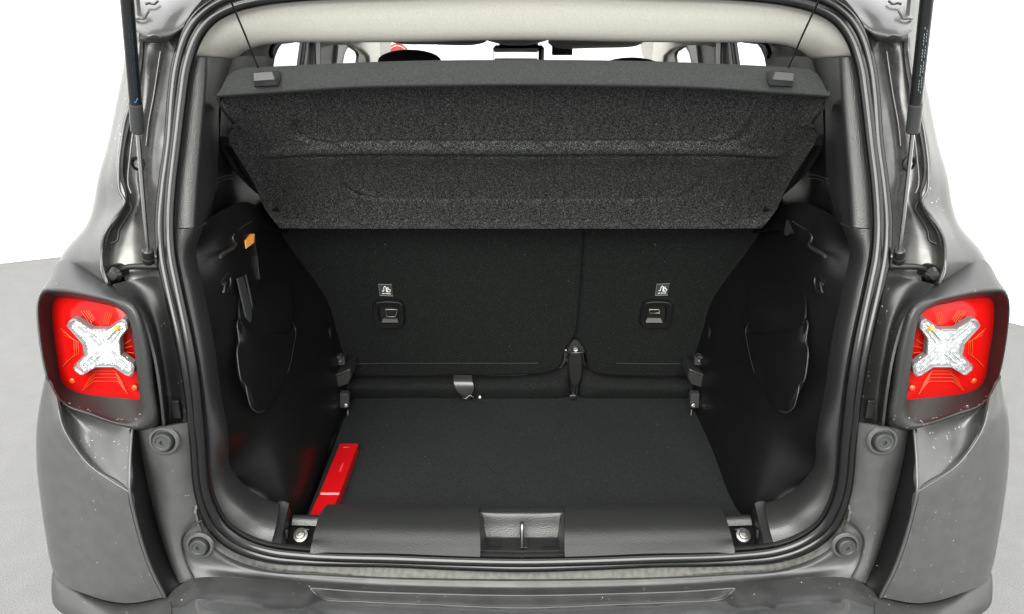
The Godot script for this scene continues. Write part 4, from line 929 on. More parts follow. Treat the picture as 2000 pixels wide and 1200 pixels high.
		drops(smooth_grid(lc.slice(0, 2), 4, 4), 40, 93 if s > 0 else 94, o, .0006, .002, s > 0)

func build_seal(car: Node3D):
	var O := [Vector3(0.0016, 0.6615, -1.2170), Vector3(-0.1219, 0.6661, -1.2170), Vector3(-0.2431, 0.6730, -1.2170), Vector3(-0.3364, 0.6742, -1.2170), Vector3(-0.4015, 0.6765, -1.2170), Vector3(-0.4695, 0.6856, -1.2170), Vector3(-0.5198, 0.7083, -1.2170), Vector3(-0.5543, 0.7407, -1.2170), Vector3(-0.5700, 0.7802, -1.2170), Vector3(-0.5752, 0.8391, -1.2170), Vector3(-0.5669, 0.9468, -1.2170), Vector3(-0.5642, 1.0338, -1.2184), Vector3(-0.5716, 1.1075, -1.2309), Vector3(-0.5922, 1.1993, -1.2617), Vector3(-0.6008, 1.2466, -1.2788), Vector3(-0.6027, 1.2938, -1.2958), Vector3(-0.5960, 1.3534, -1.3172), Vector3(-0.5851, 1.4192, -1.3409), Vector3(-0.5800, 1.4917, -1.3670), Vector3(-0.5736, 1.5353, -1.3827), Vector3(-0.5613, 1.5787, -1.3983), Vector3(-0.5435, 1.6082, -1.4089), Vector3(-0.5133, 1.6345, -1.4184), Vector3(-0.4674, 1.6523, -1.4248), Vector3(-0.3843, 1.6639, -1.4290), Vector3(-0.2265, 1.6693, -1.4309), Vector3(-0.0007, 1.6724, -1.4320)]
	var I := [Vector3(0.0014, 0.6936, -1.2170), Vector3(-0.1211, 0.6958, -1.2170), Vector3(-0.2416, 0.7004, -1.2170), Vector3(-0.3341, 0.7037, -1.2170), Vector3(-0.3893, 0.7083, -1.2170), Vector3(-0.4485, 0.7172, -1.2170), Vector3(-0.4899, 0.7340, -1.2170), Vector3(-0.5213, 0.7627, -1.2170), Vector3(-0.5369, 0.7964, -1.2170), Vector3(-0.5459, 0.8443, -1.2170), Vector3(-0.5399, 0.9468, -1.2170), Vector3(-0.5353, 1.0338, -1.2184), Vector3(-0.5396, 1.1075, -1.2309), Vector3(-0.5570, 1.1993, -1.2617), Vector3(-0.5664, 1.2466, -1.2788), Vector3(-0.5692, 1.2938, -1.2958), Vector3(-0.5659, 1.3534, -1.3172), Vector3(-0.5575, 1.4192, -1.3409), Vector3(-0.5458, 1.4917, -1.3670), Vector3(-0.5377, 1.5353, -1.3827), Vector3(-0.5197, 1.5787, -1.3983), Vector3(-0.4953, 1.6059, -1.4081), Vector3(-0.4594, 1.6213, -1.4137), Vector3(-0.4095, 1.6306, -1.4170), Vector3(-0.3347, 1.6368, -1.4193), Vector3(-0.2017, 1.6415, -1.4209), Vector3(-0.0007, 1.6476, -1.4231)]
	var inner := []
	var outer := []
	for i in O.size():
		inner.append(I[i].lerp(O[i], .27) + Vector3(0, 0, .004))
		outer.append(I[i].lerp(O[i], .74))
	inner = close_loop(inner)
	outer = close_loop(outer)
	inner = curve(inner, 6, true)
	outer = curve(outer, 6, true)
	var seal := put("boot_seal", tube(inner, .0095, 12, true), M.rubber, car)
	put("outer_lip", tube(outer, .0092, 12, true), M.rubber, seal)
	# carrier strip that joins the two
	var st := begin()
	add_tube(st, curve(close_loop(range(O.size()).map(func(i): return I[i].lerp(O[i], .5) + Vector3(0, 0, -.012))), 6, true), .013, 8, true)
	put("carrier", done(st), M.black_trim, seal)
	var j := I[0].lerp(O[0], .5) as Vector3

func close_loop(h: Array) -> Array:
	var o := h.duplicate()
	o[0] = Vector3(0, o[0].y, o[0].z)
	o[-1] = Vector3(0, o[-1].y, o[-1].z)
	for i in range(h.size() - 2, 0, -1): o.append(Vector3(-h[i].x, h[i].y, h[i].z))
	return o

func build_boot(car: Node3D):
	for s in [-1.0, 1.0]:
		var fl: bool = s > 0
		# upper pillar trim
		put("pillar_trim", sheet(mgrid([[Vector3(-0.5461, 1.5491, -1.3997), Vector3(-0.5300, 1.5489, -1.4016), Vector3(-0.5229, 1.5485, -1.4075), Vector3(-0.5256, 1.5462, -1.4366), Vector3(-0.5315, 1.5399, -1.5044), Vector3(-0.5353, 1.5328, -1.5818)],
		[Vector3(-0.5603, 1.4903, -1.3785), Vector3(-0.5366, 1.4901, -1.3804), Vector3(-0.5278, 1.4893, -1.3862), Vector3(-0.5314, 1.4858, -1.4149), Vector3(-0.5415, 1.4787, -1.4723), Vector3(-0.5607, 1.4672, -1.5582)],
		[Vector3(-0.5713, 1.4171, -1.3522), Vector3(-0.5451, 1.4168, -1.3540), Vector3(-0.5354, 1.4158, -1.3597), Vector3(-0.5392, 1.4107, -1.3879), Vector3(-0.5469, 1.4006, -1.4442), Vector3(-0.5645, 1.3845, -1.5284)],
		[Vector3(-0.5789, 1.3509, -1.3283), Vector3(-0.5518, 1.3504, -1.3302), Vector3(-0.5422, 1.3491, -1.3357), Vector3(-0.5461, 1.3419, -1.3631), Vector3(-0.5522, 1.3273, -1.4178), Vector3(-0.5692, 1.3042, -1.4995)],
		[Vector3(-0.5823, 1.2860, -1.3049), Vector3(-0.5577, 1.2862, -1.3070), Vector3(-0.5472, 1.2855, -1.3128), Vector3(-0.5503, 1.2793, -1.3406), Vector3(-0.5565, 1.2706, -1.3974), Vector3(-0.5745, 1.2550, -1.4818)]], s), 4, 5, .003, fl), M.grained, car)
		# side lining: rolled rim, then the wall running forward to the seats
		var ln := mgrid([[Vector3(-0.5823, 1.2844, -1.3044), Vector3(-0.5568, 1.2841, -1.3083), Vector3(-0.5470, 1.2828, -1.3158), Vector3(-0.5478, 1.2758, -1.3593), Vector3(-0.5350, 1.2850, -1.4200), Vector3(-0.5500, 1.2500, -1.6200), Vector3(-0.5600, 1.1700, -1.8000), Vector3(-0.5600, 1.1600, -1.9700)],
		[Vector3(-0.5795, 1.2431, -1.2895), Vector3(-0.5656, 1.2416, -1.2970), Vector3(-0.5629, 1.2360, -1.3200), Vector3(-0.5688, 1.2289, -1.3624), Vector3(-0.5300, 1.2400, -1.4200), Vector3(-0.5450, 1.1900, -1.6400), Vector3(-0.5500, 1.1300, -1.8200), Vector3(-0.5550, 1.1200, -1.9800)],
		[Vector3(-0.5699, 1.1954, -1.2723), Vector3(-0.5560, 1.1928, -1.2794), Vector3(-0.5531, 1.1856, -1.3018), Vector3(-0.5587, 1.1744, -1.3428), Vector3(-0.5250, 1.1800, -1.4200), Vector3(-0.5350, 1.1200, -1.6600), Vector3(-0.5350, 1.0900, -1.8300), Vector3(-0.5400, 1.0800, -1.9800)],
		[Vector3(-0.5526, 1.1026, -1.2416), Vector3(-0.5386, 1.0994, -1.2489), Vector3(-0.5358, 1.0901, -1.2717), Vector3(-0.5416, 1.0751, -1.3138), Vector3(-0.5150, 1.0800, -1.4200), Vector3(-0.5200, 1.0200, -1.6800), Vector3(-0.5000, 1.0200, -1.8600), Vector3(-0.5100, 1.0000, -1.9800)],
		[Vector3(-0.5488, 1.0278, -1.2299), Vector3(-0.5350, 1.0220, -1.2376), Vector3(-0.5330, 1.0083, -1.2621), Vector3(-0.5402, 0.9862, -1.3070), Vector3(-0.5050, 1.0000, -1.4200), Vector3(-0.5000, 0.9400, -1.6800), Vector3(-0.4680, 0.9400, -1.8800), Vector3(-0.4650, 0.9300, -1.9800)],
		[Vector3(-0.5538, 0.9397, -1.2290), Vector3(-0.5344, 0.9374, -1.2330), Vector3(-0.5242, 0.9292, -1.2470), Vector3(-0.5333, 0.8999, -1.2970), Vector3(-0.4950, 0.9200, -1.4200), Vector3(-0.4780, 0.8600, -1.6800), Vector3(-0.4600, 0.8500, -1.9100), Vector3(-0.4580, 0.8400, -1.9800)],
		[Vector3(-0.5588, 0.8783, -1.2290), Vector3(-0.5400, 0.8785, -1.2370), Vector3(-0.5395, 0.8586, -1.2770), Vector3(-0.5510, 0.8216, -1.3270), Vector3(-0.4820, 0.8400, -1.4100), Vector3(-0.4640, 0.7900, -1.6800), Vector3(-0.4530, 0.7700, -1.9400), Vector3(-0.4520, 0.7700, -1.9900)],
		[Vector3(-0.5599, 0.8310, -1.2290), Vector3(-0.5400, 0.8350, -1.2470), Vector3(-0.5379, 0.8186, -1.2970), Vector3(-0.5449, 0.7869, -1.3370), Vector3(-0.4700, 0.7700, -1.4000), Vector3(-0.4560, 0.7200, -1.6800), Vector3(-0.4490, 0.7000, -1.9500), Vector3(-0.4490, 0.7000, -1.9900)],
		[Vector3(-0.5522, 0.7803, -1.2290), Vector3(-0.5284, 0.7971, -1.2470), Vector3(-0.5303, 0.7841, -1.3170), Vector3(-0.5338, 0.7572, -1.3470), Vector3(-0.4620, 0.7100, -1.3900), Vector3(-0.4500, 0.6700, -1.6800), Vector3(-0.4460, 0.6600, -1.9500), Vector3(-0.4460, 0.6600, -1.9900)],
		[Vector3(-0.5338, 0.7450, -1.2290), Vector3(-0.5068, 0.7696, -1.2470), Vector3(-0.5127, 0.7522, -1.3270), Vector3(-0.5130, 0.7314, -1.3470), Vector3(-0.4550, 0.6600, -1.3900), Vector3(-0.4470, 0.6300, -1.6800), Vector3(-0.4440, 0.6300, -1.9500), Vector3(-0.4440, 0.6300, -1.9900)],
		[Vector3(-0.4993, 0.7159, -1.2290), Vector3(-0.4833, 0.7437, -1.2520), Vector3(-0.4914, 0.7359, -1.3320), Vector3(-0.4928, 0.7161, -1.3470), Vector3(-0.4500, 0.6000, -1.3900), Vector3(-0.4450, 0.6000, -1.6800), Vector3(-0.4440, 0.6000, -1.9500), Vector3(-0.4440, 0.6000, -1.9900)],
		[Vector3(-0.4620, 0.7000, -1.2290), Vector3(-0.4535, 0.7324, -1.2520), Vector3(-0.4692, 0.7254, -1.3370), Vector3(-0.4721, 0.7087, -1.3490), Vector3(-0.4460, 0.5800, -1.3900), Vector3(-0.4440, 0.5800, -1.6800), Vector3(-0.4440, 0.5800, -1.9500), Vector3(-0.4440, 0.5800, -1.9900)]], s)
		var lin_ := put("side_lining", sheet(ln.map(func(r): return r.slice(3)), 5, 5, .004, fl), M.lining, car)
		put("rim", sheet(ln.map(func(r): return r.slice(0, 4)), 5, 5, .003, fl), M.grained, lin_)
		# ledge that carries the parcel shelf
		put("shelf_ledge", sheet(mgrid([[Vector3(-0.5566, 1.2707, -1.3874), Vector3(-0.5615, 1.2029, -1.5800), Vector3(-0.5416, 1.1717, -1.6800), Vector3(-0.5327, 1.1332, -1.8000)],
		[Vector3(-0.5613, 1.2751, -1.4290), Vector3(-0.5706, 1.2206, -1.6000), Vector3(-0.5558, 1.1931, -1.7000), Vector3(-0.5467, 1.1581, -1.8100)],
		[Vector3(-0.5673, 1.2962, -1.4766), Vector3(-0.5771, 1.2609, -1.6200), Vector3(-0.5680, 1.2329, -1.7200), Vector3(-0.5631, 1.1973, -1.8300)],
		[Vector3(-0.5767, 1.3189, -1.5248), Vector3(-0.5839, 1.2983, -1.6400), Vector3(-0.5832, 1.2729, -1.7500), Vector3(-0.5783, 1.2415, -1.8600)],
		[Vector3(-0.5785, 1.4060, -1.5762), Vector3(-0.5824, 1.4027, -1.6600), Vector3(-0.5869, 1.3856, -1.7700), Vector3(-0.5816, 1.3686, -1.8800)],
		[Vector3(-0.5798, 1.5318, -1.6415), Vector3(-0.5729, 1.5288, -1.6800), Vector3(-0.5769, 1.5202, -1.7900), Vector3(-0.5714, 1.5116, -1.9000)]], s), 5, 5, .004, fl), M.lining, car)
		put("ledge_line", tube(curve(mrow([Vector3(-0.5646, 1.3251, -1.4970), Vector3(-0.5675, 1.3192, -1.5500), Vector3(-0.5728, 1.3102, -1.6000), Vector3(-0.5727, 1.3047, -1.6300)], s), 4), .0012, 5), M.grey_plastic, lin_)
		put("ledge_line", tube(curve(mrow([Vector3(-0.5632, 1.3201, -1.4852), Vector3(-0.5682, 1.3132, -1.5500), Vector3(-0.5737, 1.3030, -1.6000), Vector3(-0.5760, 1.2953, -1.6300)], s), 4), .0012, 5), M.grey_plastic, lin_)
		# moulded hand hold, hook and courtesy lamp
		put("moulded_edge", tube(curve(mrow([Vector3(-0.5283, 1.2298, -1.5477), Vector3(-0.5285, 1.2323, -1.5099), Vector3(-0.5287, 1.2351, -1.4619), Vector3(-0.5285, 1.2328, -1.4365), Vector3(-0.5279, 1.2256, -1.4346), Vector3(-0.5271, 1.2161, -1.4432), Vector3(-0.5269, 1.2135, -1.4296), Vector3(-0.5270, 1.2155, -1.4047), Vector3(-0.5273, 1.2189, -1.3762), Vector3(-0.5273, 1.2186, -1.3596)], s), 4), [.0012, .0012, .0012, .0013, .0014, .0015, .0016, .0017, .0018, .002, .0022, .0024, .0026, .0026, .0026, .0026, .003, .003, .003, .003, .0032, .0032, .0032, .0033, .0034, .0036, .0038, .004, .004, .004, .004, .004, .004, .004, .004, .0036, .003], 8), M.grained, lin_)
		put("bag_hook", tube(curve(mrow([Vector3(-0.5238, 1.1779, -1.3411), Vector3(-0.5240, 1.1801, -1.3535), Vector3(-0.5241, 1.1808, -1.3733), Vector3(-0.5234, 1.1737, -1.3825), Vector3(-0.5224, 1.1635, -1.3782), Vector3(-0.5216, 1.1560, -1.3644), Vector3(-0.5216, 1.1556, -1.3473), Vector3(-0.5222, 1.1619, -1.3380)], s), 4), .0022, 8), M.dark_plastic, lin_)
		put("hook_tongue", tube(curve(mrow([Vector3(-0.5233, 1.1733, -1.3433), Vector3(-0.5233, 1.1732, -1.3569), Vector3(-0.5226, 1.1664, -1.3466), Vector3(-0.5220, 1.1596, -1.3391)], s), 3), .0016, 6), M.grey_plastic, lin_)
		# storage pocket standing proud of the wall
		var pk := mgrid([[Vector3(-0.5176, 1.0968, -1.3747), Vector3(-0.5059, 1.0903, -1.3613), Vector3(-0.4971, 1.0703, -1.3799), Vector3(-0.4903, 1.0379, -1.4433), Vector3(-0.4861, 0.9983, -1.5325), Vector3(-0.4883, 0.9778, -1.5908), Vector3(-0.4971, 0.9671, -1.6615)],
		[Vector3(-0.5143, 1.0587, -1.3553), Vector3(-0.5063, 1.0502, -1.3653), Vector3(-0.4966, 1.0315, -1.3884), Vector3(-0.4893, 1.0023, -1.4435), Vector3(-0.4863, 0.9671, -1.5207), Vector3(-0.4885, 0.9470, -1.5752), Vector3(-0.4938, 0.9393, -1.6466)],
		[Vector3(-0.5112, 1.0362, -1.3335), Vector3(-0.5026, 1.0231, -1.3485), Vector3(-0.4924, 1.0063, -1.3708), Vector3(-0.4856, 0.9763, -1.4200), Vector3(-0.4836, 0.9465, -1.4866), Vector3(-0.4864, 0.9306, -1.5394), Vector3(-0.4908, 0.9249, -1.5973)],
		[Vector3(-0.5054, 1.0008, -1.3185), Vector3(-0.4975, 0.9887, -1.3303), Vector3(-0.4894, 0.9709, -1.3529), Vector3(-0.4837, 0.9471, -1.3912), Vector3(-0.4830, 0.9260, -1.4456), Vector3(-0.4846, 0.9167, -1.4867), Vector3(-0.4875, 0.9095, -1.5439)],
		[Vector3(-0.4984, 0.9633, -1.3232), Vector3(-0.4911, 0.9568, -1.3276), Vector3(-0.4889, 0.9425, -1.3465), Vector3(-0.4853, 0.9255, -1.3744), Vector3(-0.4844, 0.9155, -1.4096), Vector3(-0.4821, 0.9124, -1.4369), Vector3(-0.4864, 0.9042, -1.4885)],
		[Vector3(-0.4950, 0.9353, -1.3322), Vector3(-0.4915, 0.9284, -1.3370), Vector3(-0.4881, 0.9216, -1.3454), Vector3(-0.4862, 0.9127, -1.3656), Vector3(-0.4851, 0.9074, -1.3874), Vector3(-0.4860, 0.9024, -1.4176), Vector3(-0.4872, 0.8986, -1.4504)]], s)
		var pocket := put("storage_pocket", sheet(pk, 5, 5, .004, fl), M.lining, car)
		put("pocket_edge", tube(curve(mrow([Vector3(-0.5155, 1.0962, -1.3858), Vector3(-0.5146, 1.0898, -1.3625), Vector3(-0.5125, 1.0746, -1.3557), Vector3(-0.5106, 1.0609, -1.3502), Vector3(-0.5096, 1.0531, -1.3319), Vector3(-0.5065, 1.0309, -1.3192), Vector3(-0.5018, 1.0028, -1.3105), Vector3(-0.4992, 0.9893, -1.3210), Vector3(-0.4959, 0.9716, -1.3152), Vector3(-0.4924, 0.9475, -1.3156), Vector3(-0.4888, 0.9248, -1.3358), Vector3(-0.4861, 0.9120, -1.3649)], s), 5), .0013, 6), M.grained, pocket)
		put("pocket_edge", tube(curve(mrow([Vector3(-0.4968, 0.9761, -1.6457), Vector3(-0.4930, 0.9562, -1.6499), Vector3(-0.4896, 0.9383, -1.6156), Vector3(-0.4859, 0.9208, -1.5675), Vector3(-0.4839, 0.9114, -1.5305)], s), 5), .001, 6), M.grained, pocket)
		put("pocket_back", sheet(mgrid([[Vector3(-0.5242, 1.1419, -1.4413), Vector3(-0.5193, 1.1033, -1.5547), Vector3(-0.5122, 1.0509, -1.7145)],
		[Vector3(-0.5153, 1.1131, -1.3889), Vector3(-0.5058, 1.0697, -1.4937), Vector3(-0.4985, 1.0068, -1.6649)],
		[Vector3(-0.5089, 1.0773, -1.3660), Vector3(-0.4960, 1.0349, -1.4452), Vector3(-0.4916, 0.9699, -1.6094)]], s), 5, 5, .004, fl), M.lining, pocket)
		# hinge hooks and brackets beside the seat
		put("seat_catch", prism(mrow([Vector3(-0.4649, 0.8778, -1.8400), Vector3(-0.4643, 0.8546, -1.8400), Vector3(-0.4663, 0.8299, -1.8400), Vector3(-0.4860, 0.8354, -1.8400), Vector3(-0.4844, 0.8546, -1.8400), Vector3(-0.4745, 0.8683, -1.8400)], s), Vector3(0, 0, -.04), .003), M.grained, lin_)
		put("latch_bracket", prism(mrow([Vector3(-0.4736, 0.7914, -1.8600), Vector3(-0.4464, 0.7956, -1.8600), Vector3(-0.4455, 0.7900, -1.8600), Vector3(-0.4638, 0.7857, -1.8600), Vector3(-0.4669, 0.7630, -1.8600), Vector3(-0.4722, 0.7616, -1.8600)], s), Vector3(0, 0, -.02), .001), M.grey_plastic, lin_)
		put("latch_plate", prism(mrow([Vector3(-0.4587, 0.7820, -1.8650), Vector3(-0.4399, 0.7919, -1.8650), Vector3(-0.4405, 0.7677, -1.8650), Vector3(-0.4598, 0.7677, -1.8650)], s), Vector3(0, 0, -.02), .001), M.grey_plastic, lin_)
		put("screw", lathe(mv(Vector3(-0.4505, 0.7805, -1.8620), s), Vector3(0, .2, 1), [[.0035, -.004], [.0035, .002], [.002, .003], [.002, .0], [0, 0]], 14), M.steel, lin_)
		put("hinge_cover", prism(mrow([Vector3(-0.4762, 0.7465, -1.8300), Vector3(-0.4196, 0.7719, -1.8300), Vector3(-0.4185, 0.7507, -1.8300), Vector3(-0.4276, 0.7308, -1.8300), Vector3(-0.4736, 0.7151, -1.8300), Vector3(-0.4785, 0.7337, -1.8300)], s), Vector3(0, 0, -.08), .004), M.grained, lin_)
		put("cover_top", sheet(mgrid([[Vector3(-0.4755, 0.7489, -1.8280), Vector3(-0.4480, 0.7602, -1.8280), Vector3(-0.4191, 0.7728, -1.8280)],
		[Vector3(-0.4813, 0.7444, -1.8600), Vector3(-0.4534, 0.7545, -1.8600), Vector3(-0.4257, 0.7630, -1.8600)]], s), 3, 3, .003, fl), M.grey_plastic, lin_)
		put("lashing_plate", prism(mrow([Vector3(-0.4490, 0.7103, -1.8200), Vector3(-0.4298, 0.7103, -1.8200), Vector3(-0.4265, 0.7031, -1.8200), Vector3(-0.4288, 0.6714, -1.8200), Vector3(-0.4508, 0.6699, -1.8200)], s), Vector3(0, 0, -.02), .0015), M.grey_plastic, lin_)
		put("lashing_bolt", lathe(mv(Vector3(-0.4350, 0.6799, -1.8150), s), Vector3(0, .3, 1), [[.006, -.005], [.006, .004], [.0035, .005], [.003, .001], [0, .001]], 16), M.steel, lin_)
		put("lashing_pin", tube(mrow([Vector3(-0.4296, 0.6710, -1.8100), Vector3(-0.4272, 0.6606, -1.8000)], s), .0018, 6), M.steel, lin_)
		put("lining_clip", prism(mrow([Vector3(-0.4849, 0.7474, -1.7000), Vector3(-0.4603, 0.7541, -1.7000), Vector3(-0.4607, 0.7501, -1.7000), Vector3(-0.4852, 0.7433, -1.7000)], s), Vector3(0, 0, -.02), .0008), M.grey_plastic, lin_)
		if s < 0:
			var lens := put("courtesy_lamp", prism([Vector3(-0.5245, 1.2086, -1.4905), Vector3(-0.5241, 1.2049, -1.5477), Vector3(-0.5229, 1.1902, -1.5342), Vector3(-0.5232, 1.1936, -1.4868)], Vector3(-.01, 0, 0), .001), M.grained, lin_)
			var em := mat(lin(.35, .19, .05), .25)
			em.emission_enabled = true
			em.emission = Color(1, .62, .22)
			em.emission_energy_multiplier = .09
			lens.material_override = em
			var ol := OmniLight3D.new()
			ol.name = "courtesy_glow"
			ol.light_color = Color(1, .62, .22)
			ol.light_energy = .000006
			ol.light_size = .01
			ol.omni_range = 3.0
			ol.shadow_enabled = true
			ol.position = Vector3(-0.5052, 1.2173, -1.4554)
			lens.add_child(ol)
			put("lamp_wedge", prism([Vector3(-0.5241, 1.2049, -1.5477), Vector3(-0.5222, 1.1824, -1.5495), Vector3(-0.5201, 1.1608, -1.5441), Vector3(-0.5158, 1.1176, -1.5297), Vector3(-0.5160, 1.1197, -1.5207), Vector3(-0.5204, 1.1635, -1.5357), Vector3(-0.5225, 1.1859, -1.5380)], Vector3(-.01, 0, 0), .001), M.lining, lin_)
			put("folded_card", prism([Vector3(-0.5184, 1.1643, -1.3981), Vector3(-0.5178, 1.1581, -1.4269), Vector3(-0.5115, 1.0962, -1.4320), Vector3(-0.5071, 1.0645, -1.4081), Vector3(-0.5107, 1.0903, -1.3953)], Vector3(0.002, 0, -.003)), M.grey_plastic, car, "pale folded card standing in the storage pocket")
			put("pocket_rail", tube([Vector3(-0.5195, 1.1550, -1.4499), Vector3(-0.5150, 1.1101, -1.4494), Vector3(-0.5076, 1.0533, -1.4347)], .0035, 8), M.dark_plastic, lin_)
		else:
			put("moulded_wedge", prism([Vector3(0.5260, 1.2267, -1.5553), Vector3(0.5250, 1.2145, -1.5222), Vector3(0.5235, 1.1975, -1.5551)], Vector3(0, 0, -.02), .002), M.grained, lin_)
	build_sill(car)

func build_sill(car: Node3D):
	var rows := [[Vector3(-0.3829, 0.7043, -1.2120), Vector3(-0.3426, 0.6998, -1.2120), Vector3(-0.2966, 0.6975, -1.2120), Vector3(-0.2043, 0.6930, -1.2120), Vector3(-0.1302, 0.6907, -1.2120), Vector3(-0.0774, 0.6896, -1.2120)],
		[Vector3(-0.3830, 0.7130, -1.2240), Vector3(-0.3424, 0.7055, -1.2220), Vector3(-0.2961, 0.7032, -1.2220), Vector3(-0.2033, 0.6987, -1.2220), Vector3(-0.1308, 0.6964, -1.2220), Vector3(-0.0768, 0.6953, -1.2220)],
		[Vector3(-0.3831, 0.7143, -1.2370), Vector3(-0.3421, 0.7120, -1.2370), Vector3(-0.2954, 0.7097, -1.2370), Vector3(-0.2028, 0.7063, -1.2370), Vector3(-0.1306, 0.7052, -1.2370), Vector3(-0.0772, 0.7040, -1.2370)],
		[Vector3(-0.3825, 0.7211, -1.2580), Vector3(-0.3430, 0.7204, -1.2590), Vector3(-0.2957, 0.7192, -1.2590), Vector3(-0.2029, 0.7169, -1.2590), Vector3(-0.1319, 0.7158, -1.2590), Vector3(-0.0788, 0.7147, -1.2590)],
		[Vector3(-0.3861, 0.7158, -1.2980), Vector3(-0.3493, 0.7163, -1.2990), Vector3(-0.3007, 0.7163, -1.2990), Vector3(-0.2076, 0.7139, -1.2990), Vector3(-0.1357, 0.7128, -1.2990), Vector3(-0.0812, 0.7116, -1.2990)],
		[Vector3(-0.3870, 0.7068, -1.3350), Vector3(-0.3534, 0.7072, -1.3360), Vector3(-0.3066, 0.7072, -1.3360), Vector3(-0.2121, 0.7060, -1.3360), Vector3(-0.1385, 0.7049, -1.3360), Vector3(-0.0837, 0.7037, -1.3360)],
		[Vector3(-0.3865, 0.7000, -1.3580), Vector3(-0.3547, 0.6986, -1.3600), Vector3(-0.3102, 0.6986, -1.3600), Vector3(-0.2152, 0.6973, -1.3600), Vector3(-0.1404, 0.6961, -1.3600), Vector3(-0.0848, 0.6949, -1.3600)],
		[Vector3(-0.3870, 0.6953, -1.3680), Vector3(-0.3570, 0.6939, -1.3700), Vector3(-0.3122, 0.6939, -1.3700), Vector3(-0.2165, 0.6927, -1.3700), Vector3(-0.1412, 0.6915, -1.3700), Vector3(-0.0852, 0.6903, -1.3700)],
		[Vector3(-0.3850, 0.6000, -1.3760), Vector3(-0.3600, 0.6000, -1.3760), Vector3(-0.3200, 0.6000, -1.3760), Vector3(-0.2400, 0.6000, -1.3760), Vector3(-0.1200, 0.6000, -1.3760), Vector3(-0.0900, 0.6000, -1.3760)]]
	var sill: MeshInstance3D
	for s in [-1.0, 1.0]:
		var o := put("sill_trim", sheet(mgrid(rows, s), 6, 5, .004, s > 0), M.grained, car)
		if s < 0: sill = o
		# moulded ribs, blackened so the groove shade is in their colour
		for e in [[Vector3(-0.3208, 0.7135, -1.2439), Vector3(-0.3221, 0.7206, -1.2587), Vector3(-0.3241, 0.7189, -1.2795)],
		[Vector3(-0.2914, 0.7119, -1.2416), Vector3(-0.2932, 0.7199, -1.2612), Vector3(-0.2964, 0.7176, -1.2908)],
		[Vector3(-0.2182, 0.7107, -1.2417), Vector3(-0.2187, 0.7178, -1.2564), Vector3(-0.2200, 0.7168, -1.2824)],
		[Vector3(-0.1918, 0.7095, -1.2403), Vector3(-0.1928, 0.7179, -1.2623), Vector3(-0.1951, 0.7147, -1.3012)],
		[Vector3(-0.1169, 0.7091, -1.2437), Vector3(-0.1166, 0.7163, -1.2584), Vector3(-0.1164, 0.7140, -1.2862)],
		[Vector3(-0.0886, 0.7082, -1.2419), Vector3(-0.0885, 0.7156, -1.2654), Vector3(-0.0879, 0.7133, -1.2967)]]:
			put("shade_rib", tube(mrow(curve(e, 5), s), [.0003, .0012, .0016, .0016, .0016, .0016, .0016, .0014, .001, .0006, .0002], 6), M.black_trim, o)
		# end block, tie-down well with its bolt
		put("end_block", sheet(mgrid([[Vector3(-0.4621, 0.7078, -1.2190), Vector3(-0.4503, 0.7056, -1.2190), Vector3(-0.4375, 0.7033, -1.2190)],
		[Vector3(-0.4618, 0.7090, -1.2320), Vector3(-0.4518, 0.7068, -1.2320), Vector3(-0.4407, 0.7056, -1.2320)],
		[Vector3(-0.4670, 0.7139, -1.2770), Vector3(-0.4591, 0.7107, -1.2750), Vector3(-0.4491, 0.7040, -1.2670)],
		[Vector3(-0.4725, 0.7205, -1.3290), Vector3(-0.4636, 0.7205, -1.3290), Vector3(-0.4534, 0.7139, -1.3250)],
		[Vector3(-0.4714, 0.7238, -1.3410), Vector3(-0.4633, 0.7250, -1.3410), Vector3(-0.4538, 0.7203, -1.3410)]], s), 5, 5, .003, s > 0), M.grained, o)
		put("block_cheek", sheet(mgrid([[Vector3(-0.4538, 0.7203, -1.3410), Vector3(-0.4509, 0.7018, -1.3420), Vector3(-0.4486, 0.6771, -1.3430)],
		[Vector3(-0.4534, 0.7139, -1.3250), Vector3(-0.4503, 0.6950, -1.3250), Vector3(-0.4485, 0.6735, -1.3250)],
		[Vector3(-0.4495, 0.7037, -1.2720), Vector3(-0.4458, 0.6922, -1.2720), Vector3(-0.4422, 0.6805, -1.2720)],
		[Vector3(-0.4412, 0.7052, -1.2340), Vector3(-0.4380, 0.6983, -1.2370), Vector3(-0.4341, 0.6918, -1.2410)]], s), 4, 4, .003, s > 0), M.dark_plastic, o)
		put("well_front", sheet(mgrid([[Vector3(-0.4407, 0.7037, -1.2170), Vector3(-0.4085, 0.7004, -1.2170), Vector3(-0.3773, 0.6970, -1.2170)],
		[Vector3(-0.4413, 0.7064, -1.2310), Vector3(-0.4118, 0.7019, -1.2310), Vector3(-0.3811, 0.7007, -1.2310)],
		[Vector3(-0.4386, 0.6979, -1.2390), Vector3(-0.4146, 0.6933, -1.2390), Vector3(-0.3854, 0.6933, -1.2390)],
		[Vector3(-0.4394, 0.6822, -1.2430), Vector3(-0.4169, 0.6799, -1.2430), Vector3(-0.3875, 0.6799, -1.2430)]], s), 4, 4, .003, s > 0), M.grained, o)
